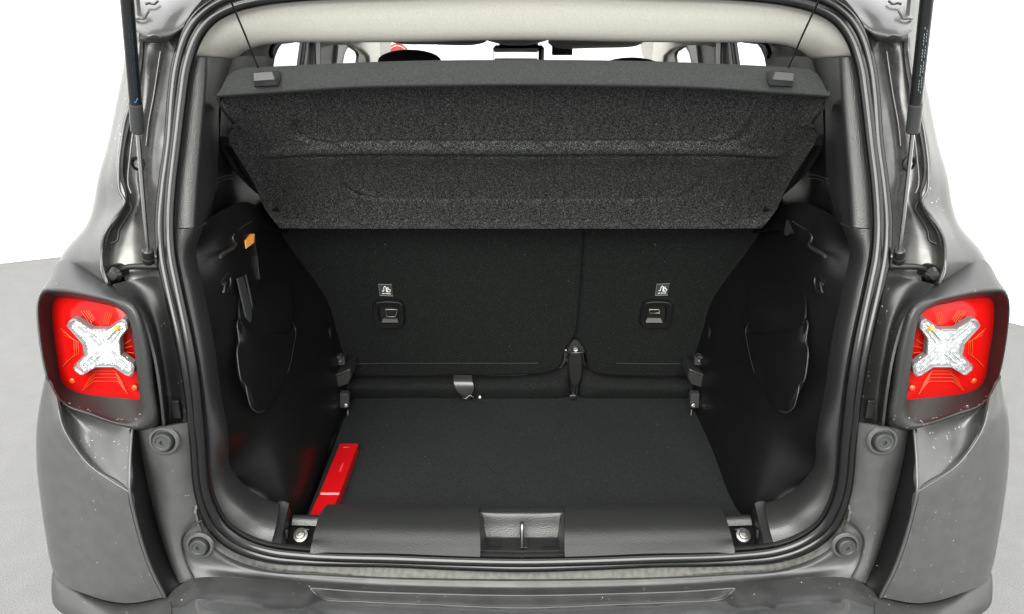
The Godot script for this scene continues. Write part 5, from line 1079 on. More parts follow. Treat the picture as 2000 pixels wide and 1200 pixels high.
		put("tie_down_well", sheet(mgrid([[Vector3(-0.4568, 0.6779, -1.3320), Vector3(-0.4388, 0.6779, -1.3320), Vector3(-0.4188, 0.6779, -1.3320), Vector3(-0.3868, 0.6779, -1.3320)],
		[Vector3(-0.4532, 0.6765, -1.3020), Vector3(-0.4316, 0.6765, -1.3020), Vector3(-0.4120, 0.6765, -1.3020), Vector3(-0.3864, 0.6765, -1.3020)],
		[Vector3(-0.4483, 0.6758, -1.2750), Vector3(-0.4251, 0.6758, -1.2750), Vector3(-0.4057, 0.6758, -1.2750), Vector3(-0.3845, 0.6758, -1.2750)],
		[Vector3(-0.4398, 0.6829, -1.2450), Vector3(-0.4173, 0.6806, -1.2450), Vector3(-0.3983, 0.6806, -1.2450), Vector3(-0.3812, 0.6806, -1.2450)]], s), 5, 5, .003, s > 0), M.dark_plastic, o)
		put("well_step", sheet(mgrid([[Vector3(-0.4465, 0.6831, -1.3250), Vector3(-0.4208, 0.6819, -1.3250), Vector3(-0.3911, 0.6807, -1.3250)],
		[Vector3(-0.4456, 0.6927, -1.3330), Vector3(-0.4198, 0.6915, -1.3330), Vector3(-0.3920, 0.6904, -1.3330)],
		[Vector3(-0.4529, 0.6790, -1.3570), Vector3(-0.4265, 0.6790, -1.3570), Vector3(-0.3982, 0.6790, -1.3570)]], s), 4, 4, .004, s > 0), M.grained, o)
		var bt := put("tie_down_bolt", lathe(mv(Vector3(-0.4219, 0.6833, -1.2930), s), Vector3(0, 1, .75), [[.0145, -.004], [.0145, .0], [.0135, .002], [.009, .003], [.008, .006], [.005, .0065], [.004, .004], [0, .004]], 24), M.steel, o)
		put("clip_slot", prism(mrow([Vector3(-0.4456, 0.7031, -1.2790), Vector3(-0.4416, 0.7043, -1.2790), Vector3(-0.4435, 0.6857, -1.2790), Vector3(-0.4465, 0.6845, -1.2790)], s), Vector3(0, 0, -.004), .0005), M.grey_plastic, o)
		put("clip_slot", prism(mrow([Vector3(-0.4210, 0.6977, -1.2910), Vector3(-0.4133, 0.6977, -1.2910), Vector3(-0.4135, 0.6953, -1.2910), Vector3(-0.4213, 0.6953, -1.2910)], s), Vector3(0, 0, -.003), .0005), M.grey_plastic, o)
		put("clip_slot", prism(mrow([Vector3(-0.4104, 0.6977, -1.2910), Vector3(-0.4045, 0.6977, -1.2910), Vector3(-0.4048, 0.6953, -1.2910), Vector3(-0.4106, 0.6953, -1.2910)], s), Vector3(0, 0, -.003), .0005), M.grey_plastic, o)
	# latch well in the middle
	var lp := func(a): return a
	put("sill_front", sheet(symg([[Vector3(-0.0783, 0.6896, -1.2120), Vector3(-0.0375, 0.6885, -1.2120), Vector3(0.0014, 0.6873, -1.2120)],
		[Vector3(-0.0784, 0.6842, -1.2360), Vector3(-0.0378, 0.6831, -1.2360), Vector3(0.0017, 0.6831, -1.2360)],
		[Vector3(-0.0777, 0.6845, -1.2430), Vector3(-0.0379, 0.6833, -1.2430), Vector3(0.0018, 0.6833, -1.2430)]]), 4, 4, .004), M.grained, sill)
	put("latch_wall", sheet(symg([[Vector3(-0.0842, 0.6903, -1.3700), Vector3(-0.0394, 0.6903, -1.3700), Vector3(0.0034, 0.6903, -1.3700)],
		[Vector3(-0.0834, 0.6958, -1.3520), Vector3(-0.0391, 0.6946, -1.3520), Vector3(0.0032, 0.6946, -1.3520)],
		[Vector3(-0.0772, 0.6953, -1.3460), Vector3(-0.0391, 0.6941, -1.3460), Vector3(0.0031, 0.6941, -1.3460)],
		[Vector3(-0.0732, 0.6702, -1.3360), Vector3(-0.0391, 0.6702, -1.3360), Vector3(0.0031, 0.6702, -1.3360)],
		[Vector3(-0.0691, 0.6535, -1.3260), Vector3(-0.0390, 0.6535, -1.3260), Vector3(0.0030, 0.6535, -1.3260)]]), 4, 5, .004), M.grained, sill)
	put("latch_floor", sheet(symg([[Vector3(-0.0691, 0.6535, -1.3260), Vector3(-0.0390, 0.6535, -1.3260), Vector3(0.0030, 0.6535, -1.3260)],
		[Vector3(-0.0717, 0.6594, -1.3150), Vector3(-0.0389, 0.6582, -1.3150), Vector3(0.0029, 0.6582, -1.3150)],
		[Vector3(-0.0728, 0.6731, -1.2620), Vector3(-0.0382, 0.6719, -1.2620), Vector3(0.0021, 0.6719, -1.2620)],
		[Vector3(-0.0730, 0.6817, -1.2450), Vector3(-0.0380, 0.6806, -1.2450), Vector3(0.0019, 0.6806, -1.2450)]]), 4, 4, .004), M.dark_plastic, sill)
	for s in [-1.0, 1.0]:
		put("latch_cheek", sheet(mgrid([[Vector3(-0.0843, 0.6970, -1.3470), Vector3(-0.0812, 0.6970, -1.3470), Vector3(-0.0772, 0.6953, -1.3460)],
		[Vector3(-0.0824, 0.6924, -1.3220), Vector3(-0.0786, 0.6902, -1.3250), Vector3(-0.0732, 0.6702, -1.3360)],
		[Vector3(-0.0799, 0.6884, -1.2800), Vector3(-0.0765, 0.6785, -1.2900), Vector3(-0.0691, 0.6535, -1.3260)],
		[Vector3(-0.0777, 0.6856, -1.2430), Vector3(-0.0751, 0.6801, -1.2500), Vector3(-0.0718, 0.6742, -1.2620)]], s), 4, 4, .004, s > 0), M.grained, sill)
		put("cover_cap", box(mv(Vector3(-0.0522, 0.6670, -1.2880), s), Vector3(.0135, .0012, .011), .0008, Basis(Vector3.RIGHT, .25)), M.dark_plastic, sill)
	put("latch_slot", box(Vector3(0.0024, 0.6697, -1.2860), Vector3(.0085, .003, .012), .001, Basis(Vector3.RIGHT, .25)), M.black_trim, sill)
	put("striker", tube(curve([Vector3(0.0023, 0.6711, -1.2750), Vector3(0.0023, 0.6884, -1.2800), Vector3(0.0023, 0.7065, -1.2870), Vector3(0.0023, 0.7097, -1.2920), Vector3(0.0025, 0.7015, -1.3000), Vector3(0.0029, 0.6644, -1.3180)].map(func(q): return Vector3(0, q.y, q.z)), 5), .0042, 12), M.steel, sill)

func build_seats(car: Node3D):
	# two rear seat backs, carpeted behind
	var seats := []
	for e in [["seat_back", [Vector3(-0.5406, 1.2274, -1.7795), Vector3(-0.2452, 1.2349, -1.7772), Vector3(0.1403, 1.2374, -1.7764), Vector3(0.1460, 1.1372, -1.8069), Vector3(0.1475, 0.9831, -1.8539), Vector3(0.1452, 0.8602, -1.8913), Vector3(0.1414, 0.8344, -1.8991), Vector3(0.1271, 0.8065, -1.9076), Vector3(0.1166, 0.7782, -1.9162), Vector3(0.1150, 0.7527, -1.9239), Vector3(0.1015, 0.7234, -1.9329), Vector3(0.0617, 0.7077, -1.9377), Vector3(-0.1538, 0.6989, -1.9403), Vector3(-0.4370, 0.6989, -1.9403), Vector3(-0.4760, 0.7095, -1.9371), Vector3(-0.5065, 0.8602, -1.8913), Vector3(-0.5462, 1.0691, -1.8277)]],
			["seat_back", [Vector3(0.1420, 1.2374, -1.7764), Vector3(0.3768, 1.2349, -1.7772), Vector3(0.5706, 1.2274, -1.7795), Vector3(0.5681, 1.0691, -1.8277), Vector3(0.5327, 0.8602, -1.8913), Vector3(0.5079, 0.7095, -1.9371), Vector3(0.4664, 0.6989, -1.9403), Vector3(0.2911, 0.6989, -1.9403), Vector3(0.1962, 0.7077, -1.9377), Vector3(0.1791, 0.7234, -1.9329), Vector3(0.1747, 0.7527, -1.9239), Vector3(0.1692, 0.7782, -1.9162), Vector3(0.1572, 0.8049, -1.9081), Vector3(0.1453, 0.8344, -1.8991), Vector3(0.1465, 0.8602, -1.8913), Vector3(0.1487, 0.9831, -1.8539), Vector3(0.1478, 1.1372, -1.8069)]]]:
		var st := begin()
		add_prism(st, curve(e[1], 2, true), Vector3(0, -.02, -.10), .006)
		seats.append(put(e[0], done(st), M.carpet, car))
	put("fold_seam", tube([Vector3(-0.4287, 0.7429, -1.9261), Vector3(-0.3381, 0.7447, -1.9256), Vector3(-0.2051, 0.7447, -1.9256), Vector3(0.0475, 0.7447, -1.9256)], .0009, 5), M.felt_edge, seats[0])
	put("fold_seam", tube([Vector3(0.2535, 0.7447, -1.9256), Vector3(0.3401, 0.7429, -1.9261), Vector3(0.4266, 0.7429, -1.9261)], .0009, 5), M.felt_edge, seats[1])
	# carpet roll below the seat backs
	put("carpet_roll", sheet([[Vector3(-0.4633, 0.6971, -1.9500), Vector3(-0.3441, 0.6971, -1.9500), Vector3(-0.1544, 0.6971, -1.9500), Vector3(-0.0190, 0.6971, -1.9500), Vector3(0.0621, 0.7061, -1.9500), Vector3(0.1095, 0.7187, -1.9550), Vector3(0.1246, 0.7334, -1.9650)],
		[Vector3(-0.4535, 0.7026, -1.9150), Vector3(-0.3389, 0.7026, -1.9150), Vector3(-0.1523, 0.7026, -1.9150), Vector3(-0.0190, 0.7040, -1.9150), Vector3(0.0609, 0.7100, -1.9150), Vector3(0.1123, 0.7164, -1.9320), Vector3(0.1288, 0.7324, -1.9450)],
		[Vector3(-0.4474, 0.6929, -1.8930), Vector3(-0.3364, 0.6929, -1.8930), Vector3(-0.1512, 0.6929, -1.8930), Vector3(-0.0190, 0.6929, -1.8930), Vector3(0.0629, 0.6959, -1.8930), Vector3(0.1138, 0.6987, -1.9050), Vector3(0.1340, 0.7010, -1.9300)],
		[Vector3(-0.4492, 0.6629, -1.9050), Vector3(-0.3397, 0.6629, -1.9050), Vector3(-0.1527, 0.6599, -1.9050), Vector3(-0.0190, 0.6569, -1.9050), Vector3(0.0666, 0.6599, -1.9050), Vector3(0.1118, 0.6689, -1.9050), Vector3(0.1377, 0.6620, -1.9300)],
		[Vector3(-0.4564, 0.6170, -1.9400), Vector3(-0.3471, 0.6170, -1.9400), Vector3(-0.1558, 0.6139, -1.9400), Vector3(-0.0190, 0.6077, -1.9400), Vector3(0.0686, 0.6108, -1.9400), Vector3(0.1149, 0.6201, -1.9400), Vector3(0.1421, 0.6262, -1.9400)]], 5, 5, .008), M.carpet, car)
	put("carpet_roll", sheet([[Vector3(0.1612, 0.7334, -1.9650), Vector3(0.1770, 0.7217, -1.9550), Vector3(0.2246, 0.7016, -1.9500), Vector3(0.3333, 0.6956, -1.9500), Vector3(0.4958, 0.6956, -1.9500)],
		[Vector3(0.1570, 0.7324, -1.9450), Vector3(0.1724, 0.7209, -1.9320), Vector3(0.2207, 0.7085, -1.9150), Vector3(0.3276, 0.7026, -1.9150), Vector3(0.4848, 0.7026, -1.9150)],
		[Vector3(0.1541, 0.7010, -1.9300), Vector3(0.1682, 0.6987, -1.9050), Vector3(0.2190, 0.6944, -1.8930), Vector3(0.3249, 0.6915, -1.8930), Vector3(0.4783, 0.6915, -1.8930)],
		[Vector3(0.1539, 0.6620, -1.9300), Vector3(0.1679, 0.6689, -1.9050), Vector3(0.2216, 0.6614, -1.9050), Vector3(0.3286, 0.6599, -1.9050), Vector3(0.4810, 0.6599, -1.9050)],
		[Vector3(0.1530, 0.6262, -1.9400), Vector3(0.1696, 0.6201, -1.9400), Vector3(0.2272, 0.6139, -1.9400), Vector3(0.3366, 0.6139, -1.9400), Vector3(0.4898, 0.6139, -1.9400)]], 5, 5, .008), M.carpet, car)
	# belt buckle stalk in the gap
	var bk := put("belt_buckle", prism(curve([Vector3(0.1281, 0.7879, -1.8950), Vector3(0.1554, 0.7879, -1.8950), Vector3(0.1616, 0.7563, -1.8950), Vector3(0.1602, 0.7184, -1.8950), Vector3(0.1529, 0.6978, -1.8950), Vector3(0.1370, 0.6978, -1.8950), Vector3(0.1285, 0.7214, -1.8950), Vector3(0.1250, 0.7563, -1.8950)], 3, true), Vector3(0, 0, -.02), .003), M.dark_plastic, car)
	put("buckle_head", prism(curve([Vector3(0.1422, 0.8205, -1.9050), Vector3(0.1637, 0.7977, -1.9050), Vector3(0.1668, 0.7833, -1.9050), Vector3(0.1223, 0.7833, -1.9050), Vector3(0.1246, 0.7977, -1.9050)], 3, true), Vector3(0, 0, -.02), .002), M.black_trim, bk)
	put("clasp", tube([Vector3(0.1218, 0.7745, -1.8930), Vector3(0.1224, 0.7912, -1.8880), Vector3(0.1612, 0.7926, -1.8880), Vector3(0.1635, 0.7745, -1.8930)], .0014, 6), M.steel, bk)
	put("rivet", lathe(Vector3(0.1423, 0.7984, -1.8970), Vector3(0, .2, 1), [[.0085, -.002], [.0085, .001], [.006, .003], [.003, .0025], [0, .0028]], 18), M.steel, bk)
	put("side_glint", lathe(Vector3(0.1175, 0.7951, -1.8950), Vector3(-.3, .1, 1), [[.003, -.002], [.003, .001], [0, .003]], 10), M.steel, bk)
	put("stalk", tube([Vector3(0.1426, 0.7012, -1.9000), Vector3(0.1418, 0.6804, -1.9000), Vector3(0.1402, 0.6539, -1.9050)], [.007, .0055, .008], 8), M.dark_plastic, bk)
	put("stalk_anchor", box(Vector3(0.1391, 0.6662, -1.8930), Vector3(.008, .004, .004), .001), M.steel, bk)
	# belt strap hanging over the roll
	var sp := put("belt_strap", sheet([[Vector3(-0.1700, 0.7198, -1.9070), Vector3(-0.1475, 0.7198, -1.9070), Vector3(-0.1236, 0.7198, -1.9070)],
		[Vector3(-0.1684, 0.7147, -1.8820), Vector3(-0.1448, 0.7147, -1.8820), Vector3(-0.1199, 0.7147, -1.8820)],
		[Vector3(-0.1632, 0.6963, -1.8750), Vector3(-0.1423, 0.6933, -1.8750), Vector3(-0.1173, 0.6992, -1.8750)],
		[Vector3(-0.1522, 0.6760, -1.8800), Vector3(-0.1391, 0.6730, -1.8800), Vector3(-0.1218, 0.6790, -1.8800)],
		[Vector3(-0.1417, 0.6551, -1.8970), Vector3(-0.1364, 0.6536, -1.8970), Vector3(-0.1283, 0.6551, -1.8970)]], 5, 5, .0016), mat(lin(.03, .031, .031), .28), car)
	put("strap_hook", tube([Vector3(-0.1504, 0.6816, -1.8750), Vector3(-0.1468, 0.6697, -1.8750), Vector3(-0.1376, 0.6683, -1.8750), Vector3(-0.1268, 0.6786, -1.8750), Vector3(-0.1179, 0.6702, -1.8770)], .0014, 6), M.steel, sp)
	put("strap_tag", box(Vector3(-0.1022, 0.6690, -1.8820), Vector3(.0025, .003, .002), .0008), M.white_ink, sp)
	# child seat anchors and their labels
	var i := 0
	for e in [[seats[0], [Vector3(-0.3609, 0.9232, -1.8712), Vector3(-0.3554, 0.9385, -1.8665), Vector3(-0.3460, 0.9446, -1.8647), Vector3(-0.2936, 0.9446, -1.8647), Vector3(-0.2854, 0.9385, -1.8665), Vector3(-0.2829, 0.9232, -1.8712), Vector3(-0.2849, 0.8859, -1.8825), Vector3(-0.2900, 0.8701, -1.8873), Vector3(-0.3007, 0.8654, -1.8888), Vector3(-0.3468, 0.8654, -1.8888), Vector3(-0.3576, 0.8717, -1.8869), Vector3(-0.3608, 0.8891, -1.8816)], [Vector3(-0.3432, 0.9320, -1.8659), Vector3(-0.2994, 0.9320, -1.8659), Vector3(-0.3029, 0.8793, -1.8819), Vector3(-0.3424, 0.8793, -1.8819)], [Vector3(-0.3294, 0.9175, -1.8685), Vector3(-0.3005, 0.9175, -1.8685), Vector3(-0.3066, 0.8983, -1.8691), Vector3(-0.3280, 0.8983, -1.8691)], [Vector3(-0.3399, 0.9908, -1.8506), Vector3(-0.3081, 0.9893, -1.8511), Vector3(-0.3086, 0.9581, -1.8606), Vector3(-0.3396, 0.9581, -1.8606)], [Vector3(-0.3423, 0.8803, -1.8729), Vector3(-0.3004, 0.8803, -1.8729), Vector3(-0.3035, 0.8883, -1.8801), Vector3(-0.3378, 0.8883, -1.8801)]],
			[seats[1], [Vector3(0.2977, 0.9232, -1.8712), Vector3(0.3012, 0.9385, -1.8665), Vector3(0.3105, 0.9446, -1.8647), Vector3(0.3592, 0.9446, -1.8647), Vector3(0.3689, 0.9370, -1.8670), Vector3(0.3735, 0.9201, -1.8721), Vector3(0.3741, 0.8859, -1.8825), Vector3(0.3709, 0.8701, -1.8873), Vector3(0.3600, 0.8654, -1.8888), Vector3(0.3139, 0.8654, -1.8888), Vector3(0.3017, 0.8717, -1.8869), Vector3(0.2974, 0.8891, -1.8816)], [Vector3(0.3140, 0.9320, -1.8659), Vector3(0.3565, 0.9320, -1.8659), Vector3(0.3591, 0.8793, -1.8819), Vector3(0.3146, 0.8793, -1.8819)], [Vector3(0.3178, 0.9175, -1.8685), Vector3(0.3417, 0.9175, -1.8685), Vector3(0.3430, 0.9091, -1.8658), Vector3(0.3204, 0.9091, -1.8658)], [Vector3(0.3289, 0.9908, -1.8506), Vector3(0.3595, 0.9922, -1.8502), Vector3(0.3586, 0.9596, -1.8601), Vector3(0.3290, 0.9581, -1.8606)], [Vector3(0.3106, 0.8803, -1.8729), Vector3(0.3537, 0.8803, -1.8729), Vector3(0.3491, 0.8899, -1.8796), Vector3(0.3161, 0.8899, -1.8796)]]]:
		var st := begin()
		var n0: Array = curve(e[1], 3, true)
		var c := Vector3.ZERO
		for q in n0: c += q
		c /= n0.size()
		var r0 := n0.map(func(q): return q + Vector3(0, 0, .009))
		var r1 := n0.map(func(q): return q.lerp(c, .06) + Vector3(0, 0, .014))
		var r2 := n0.map(func(q): return q.lerp(c, .32) + Vector3(0, 0, .013))
		var r3 := n0.map(func(q): return q.lerp(c, .40) + Vector3(0, 0, .002))
		add_loft(st, [n0.map(func(q): return q - Vector3(0, 0, .004)), r0, r1], false, false, 1)
		add_loft(st, [r1, r2], false, false, 2)
		add_loft(st, [r2, r3], false, true, 3)
		var bz := put("anchor_bezel", done(st), M.dark_plastic, e[0])
		put("bezel_highlight", tube(r1.slice(5, 14), .0011, 6), M.grey_plastic, e[0])  # paler tube painted in as the highlight along the top edge
		put("anchor_pocket", prism(e[2], Vector3(0, 0, .0005)), M.black_trim, e[0])
		put("anchor_bar", tube(e[3] + [e[3][0]], .0017, 8), M.steel, e[0])
		put("anchor_lip", sheet([[e[5][0], e[5][1]], [e[5][3], e[5][2]]], 3, 3, .002), M.grey_plastic, e[0])
		# label: black plate, pale rim, pictogram and two words
		var L: Array = e[4]
		put("label_plate", prism(L, Vector3(0, 0, -.001)), M.label_black, e[0])
		var u: Vector3 = (L[1] - L[0])
		var v: Vector3 = (L[3] - L[0])
		var up := -v.normalized()
		var rtv := u.normalized()
		var out := rtv.cross(up).normalized()
		if out.z < 0: out = -out
		var at := func(x: float, y: float) -> Vector3: return L[0] + u * x + v * y + out * .0008
		var ink := begin()
		for path in [[[.22, .55], [.30, .62], [.36, .55], [.36, .30], [.44, .18], [.52, .22], [.54, .45], [.54, .62]], [[.60, .28], [.60, .58], [.66, .66], [.80, .64], [.84, .48], [.74, .40]], [[.68, .24], [.70, .48]], [[.54, .62], [.66, .66]]]:
			add_tube(ink, path.map(func(q): return at.call(q[0], q[1])), .0009, 5)
		put("pictogram", done(ink), M.white_ink, e[0])
		var rim := begin()
		add_tube(rim, [at.call(0, 0), at.call(1, 0)], .0005, 4)
		add_tube(rim, [at.call(0, 1), at.call(1, 1)], .0007, 4)
		add_tube(rim, [at.call(0, 0), at.call(0, 1)], .0004, 4)
		put("label_rim", done(rim), M.grey_ink, e[0])
		var t := TextMesh.new()
		t.text = "TOP TETHER"
		t.font_size = 16
		t.pixel_size = .00023
		t.depth = .0006
		var sf := SystemFont.new()
		sf.font_names = PackedStringArray(["Droid Sans"])
		sf.font_weight = 700
		t.font = sf
		var tm := put("label_words", t, M.white_ink, e[0])
		tm.transform = Transform3D(Basis(rtv, up, out), at.call(.5, .82))
		i += 1
	# front seats seen over the shelf
	for s in [-1.0, 1.0]:
		var hx: Vector3 = Vector3(-0.3738, 1.4041, -2.9500) if s < 0 else Vector3(0.3940, 1.3784, -2.9500)
		var st := begin()
		var rings := []
		for k in [[.0, .08, .05], [-.02, .135, .055], [-.10, .145, .055], [-.17, .12, .045], [-.2, .08, .03]]:
			rings.append(circle(hx + Vector3(0, .05 + k[0], 0), Vector3(1, 0, 0), Vector3(0, 0, .4), k[1], 24))
		var dome := []
		for k in 7:
			var a := PI * .5 * (1 - k / 6.0)
			dome.append(circle(hx + Vector3(0, .01 + .038 * sin(a), 0), Vector3(1, 0, 0), Vector3(0, 0, .4), maxf(.11 * cos(a), .001), 24))
		add_loft(st, dome + [circle(hx + Vector3(0, -.12, 0), Vector3(1, 0, 0), Vector3(0, 0, .4), .10, 24)], false, true, 1)
		var fs := put("front_seat", box(hx + Vector3(0, -.47, -.02), Vector3(.24, .32, .07), .05), M.seat, car)
		put("headrest", done(st), M.seat, fs)

# ------------------------------------------------------------------ parcel shelf, tipped up and hanging from its cords
func build_shelf():
	var base := Vector3(0.0055, 1.1658, -1.7200)
	var shelf := thing("parcel_shelf", "black felt parcel shelf tipped up behind the rear seats on two cords", "parcel shelf", base)
	var rows := [[Vector3(-0.5126, 1.4862, -1.4050), Vector3(-0.4686, 1.4901, -1.4000), Vector3(-0.3877, 1.4956, -1.3960), Vector3(-0.2815, 1.5024, -1.3940), Vector3(-0.1501, 1.5050, -1.3930), Vector3(-0.0004, 1.5066, -1.3930)],
		[Vector3(-0.5148, 1.4803, -1.4250), Vector3(-0.4728, 1.4843, -1.4200), Vector3(-0.3924, 1.4899, -1.4160), Vector3(-0.2855, 1.4968, -1.4140), Vector3(-0.1521, 1.4994, -1.4130), Vector3(-0.0001, 1.5011, -1.4130)],
		[Vector3(-0.5133, 1.4548, -1.4480), Vector3(-0.4829, 1.4591, -1.4550), Vector3(-0.4007, 1.4659, -1.4500), Vector3(-0.2939, 1.4702, -1.4500), Vector3(-0.1563, 1.4728, -1.4500), Vector3(0.0005, 1.4737, -1.4500)],
		[Vector3(-0.5126, 1.4287, -1.4750), Vector3(-0.4876, 1.4318, -1.4840), Vector3(-0.4057, 1.4399, -1.4780), Vector3(-0.2963, 1.4435, -1.4780), Vector3(-0.1571, 1.4452, -1.4780), Vector3(0.0010, 1.4461, -1.4780)],
		[Vector3(-0.5350, 1.4017, -1.5000), Vector3(-0.4972, 1.4053, -1.5120), Vector3(-0.4104, 1.4129, -1.5050), Vector3(-0.2984, 1.4157, -1.5050), Vector3(-0.1586, 1.4175, -1.5050), Vector3(0.0015, 1.4175, -1.5050)],
		[Vector3(-0.5356, 1.3510, -1.5480), Vector3(-0.5095, 1.3533, -1.5660), Vector3(-0.4092, 1.3662, -1.5450), Vector3(-0.3038, 1.3671, -1.5450), Vector3(-0.1638, 1.3671, -1.5450), Vector3(0.0022, 1.3662, -1.5450)],
		[Vector3(-0.5337, 1.3118, -1.5880), Vector3(-0.5138, 1.3076, -1.6120), Vector3(-0.4168, 1.3143, -1.6000), Vector3(-0.3118, 1.3143, -1.6000), Vector3(-0.1654, 1.3133, -1.6000), Vector3(0.0032, 1.3123, -1.6000)],
		[Vector3(-0.5335, 1.2654, -1.6320), Vector3(-0.5172, 1.2517, -1.6620), Vector3(-0.4205, 1.2491, -1.6550), Vector3(-0.3203, 1.2469, -1.6550), Vector3(-0.1723, 1.2447, -1.6550), Vector3(0.0043, 1.2437, -1.6550)],
		[Vector3(-0.5342, 1.2185, -1.6720), Vector3(-0.5142, 1.2013, -1.6950), Vector3(-0.4296, 1.1950, -1.6850), Vector3(-0.3276, 1.1939, -1.6850), Vector3(-0.1755, 1.1928, -1.6850), Vector3(0.0049, 1.1928, -1.6850)],
		[Vector3(-0.5185, 1.1727, -1.7000), Vector3(-0.5000, 1.1736, -1.6970), Vector3(-0.4300, 1.1736, -1.6930), Vector3(-0.3302, 1.1736, -1.6930), Vector3(-0.1768, 1.1736, -1.6930), Vector3(0.0051, 1.1736, -1.6930)]]
	var g := smooth_grid(symg(rows), 14, 16)
	var n := gnormals(g)
	# pressed fields: steps in the board
	var nr := g.size()
	var nc: int = g[0].size()
	for i in nr:
		for j in nc:
			var p: Vector3 = g[i][j]
			var t := float(i) / (nr - 1) * 9.0
			if t > 4.0: t -= 1.0
			elif t > 2.0: t = 2.0 + (t - 2.0) * .5
			var ax := absf(p.x)
			var f1 := rounded(ax, t, .40, .55, 3.72, .5)
			var f2 := rounded(ax, t, .345, 4.35, 5.95, .5)
			var ridge := sin(PI * clampf((t - 3.76) / .44, 0, 1)) * (1.0 - smoothstep(.46, .53, ax))
			var wob := .0002 * sin(p.x * 31.0) * smoothstep(3.6, 4.3, t) * (1 - smoothstep(4.3, 4.6, t))
			var inx := 1.0 - smoothstep(.40, .45, ax)
			var groove := notch(contour(ax, t, .41, 3.74, .55), 1.0, .12) * smoothstep(2.2, 3.2, t) + .9 * notch(t, 4.24, .08) * inx + .7 * notch(contour(ax, t, .36, 5.98, .55), 1.0, .1) * smoothstep(5.0, 5.6, t)
			var no: Vector3 = n[i][j]
			if no.z < 0: no = -no
			g[i][j] = p - no * (f1 * .009 + f2 * .004 + groove * .012) + no * (ridge * .005 + wob)
	var st := begin()
	add_sheet(st, g, .009, false)
	var under := put("board", done(st), M.felt, shelf)
	# side returns of the board
	for s in [-1.0, 1.0]:
		put("side_return", sheet(mgrid([[Vector3(-0.5135, 1.4867, -1.4080), Vector3(-0.5192, 1.4797, -1.4300), Vector3(-0.5406, 1.4592, -1.5000)],
		[Vector3(-0.5146, 1.4677, -1.4300), Vector3(-0.5221, 1.4584, -1.4600), Vector3(-0.5387, 1.4382, -1.5200)],
		[Vector3(-0.5146, 1.4486, -1.4550), Vector3(-0.5152, 1.4393, -1.4700), Vector3(-0.5309, 1.4210, -1.5300)],
		[Vector3(-0.5158, 1.4306, -1.4800), Vector3(-0.5161, 1.4236, -1.4900), Vector3(-0.5302, 1.4062, -1.5400)]], s), 4, 4, .004, s > 0), M.felt, shelf)
		put("side_arm", sheet(mgrid([[Vector3(-0.5756, 1.3721, -1.5600), Vector3(-0.5689, 1.3741, -1.5700), Vector3(-0.5540, 1.3740, -1.5600)],
		[Vector3(-0.5767, 1.3486, -1.5900), Vector3(-0.5702, 1.3467, -1.6000), Vector3(-0.5541, 1.3386, -1.5900)],
		[Vector3(-0.5708, 1.3037, -1.6300), Vector3(-0.5605, 1.3037, -1.6300), Vector3(-0.5477, 1.2996, -1.6200)],
		[Vector3(-0.5508, 1.2562, -1.6700), Vector3(-0.5447, 1.2540, -1.6700), Vector3(-0.5378, 1.2522, -1.6600)]], s), 4, 4, .02, s > 0), M.black_trim, shelf)
	# thick rear edge with two plastic hooks
	var band := put("rear_edge", sheet(symg([[Vector3(-0.4800, 1.4000, -1.6000), Vector3(-0.4600, 1.4100, -1.6000), Vector3(-0.3800, 1.4200, -1.6000), Vector3(-0.2700, 1.4300, -1.6000), Vector3(-0.1400, 1.4300, -1.6000), Vector3(0.0000, 1.4300, -1.6000)],
		[Vector3(-0.4992, 1.5170, -1.4450), Vector3(-0.4809, 1.5238, -1.4450), Vector3(-0.4215, 1.5281, -1.4430), Vector3(-0.2877, 1.5342, -1.4410), Vector3(-0.1921, 1.5376, -1.4400), Vector3(0.0000, 1.5393, -1.4400)],
		[Vector3(-0.4967, 1.5193, -1.4300), Vector3(-0.4784, 1.5277, -1.4300), Vector3(-0.4188, 1.5320, -1.4280), Vector3(-0.2847, 1.5380, -1.4260), Vector3(-0.1902, 1.5413, -1.4250), Vector3(-0.0002, 1.5430, -1.4250)],
		[Vector3(-0.4995, 1.5129, -1.4200), Vector3(-0.4750, 1.5223, -1.4170), Vector3(-0.4116, 1.5266, -1.4150), Vector3(-0.2827, 1.5333, -1.4130), Vector3(-0.1804, 1.5367, -1.4120), Vector3(-0.0003, 1.5383, -1.4120)],
		[Vector3(-0.5079, 1.4930, -1.4040), Vector3(-0.4679, 1.4978, -1.3980), Vector3(-0.3915, 1.5032, -1.3940), Vector3(-0.2806, 1.5100, -1.3920), Vector3(-0.1580, 1.5126, -1.3910), Vector3(-0.0005, 1.5142, -1.3910)],
		[Vector3(-0.5122, 1.4874, -1.4020), Vector3(-0.4672, 1.4915, -1.3960), Vector3(-0.3865, 1.4969, -1.3920), Vector3(-0.2807, 1.5037, -1.3900), Vector3(-0.1497, 1.5063, -1.3890), Vector3(-0.0005, 1.5079, -1.3890)],
		[Vector3(-0.5130, 1.4841, -1.4080), Vector3(-0.4686, 1.4874, -1.4020), Vector3(-0.3876, 1.4929, -1.3980), Vector3(-0.2820, 1.4997, -1.3960), Vector3(-0.1503, 1.5023, -1.3950), Vector3(-0.0004, 1.5040, -1.3950)]]), 6, 5, .006), M.felt_edge, shelf)
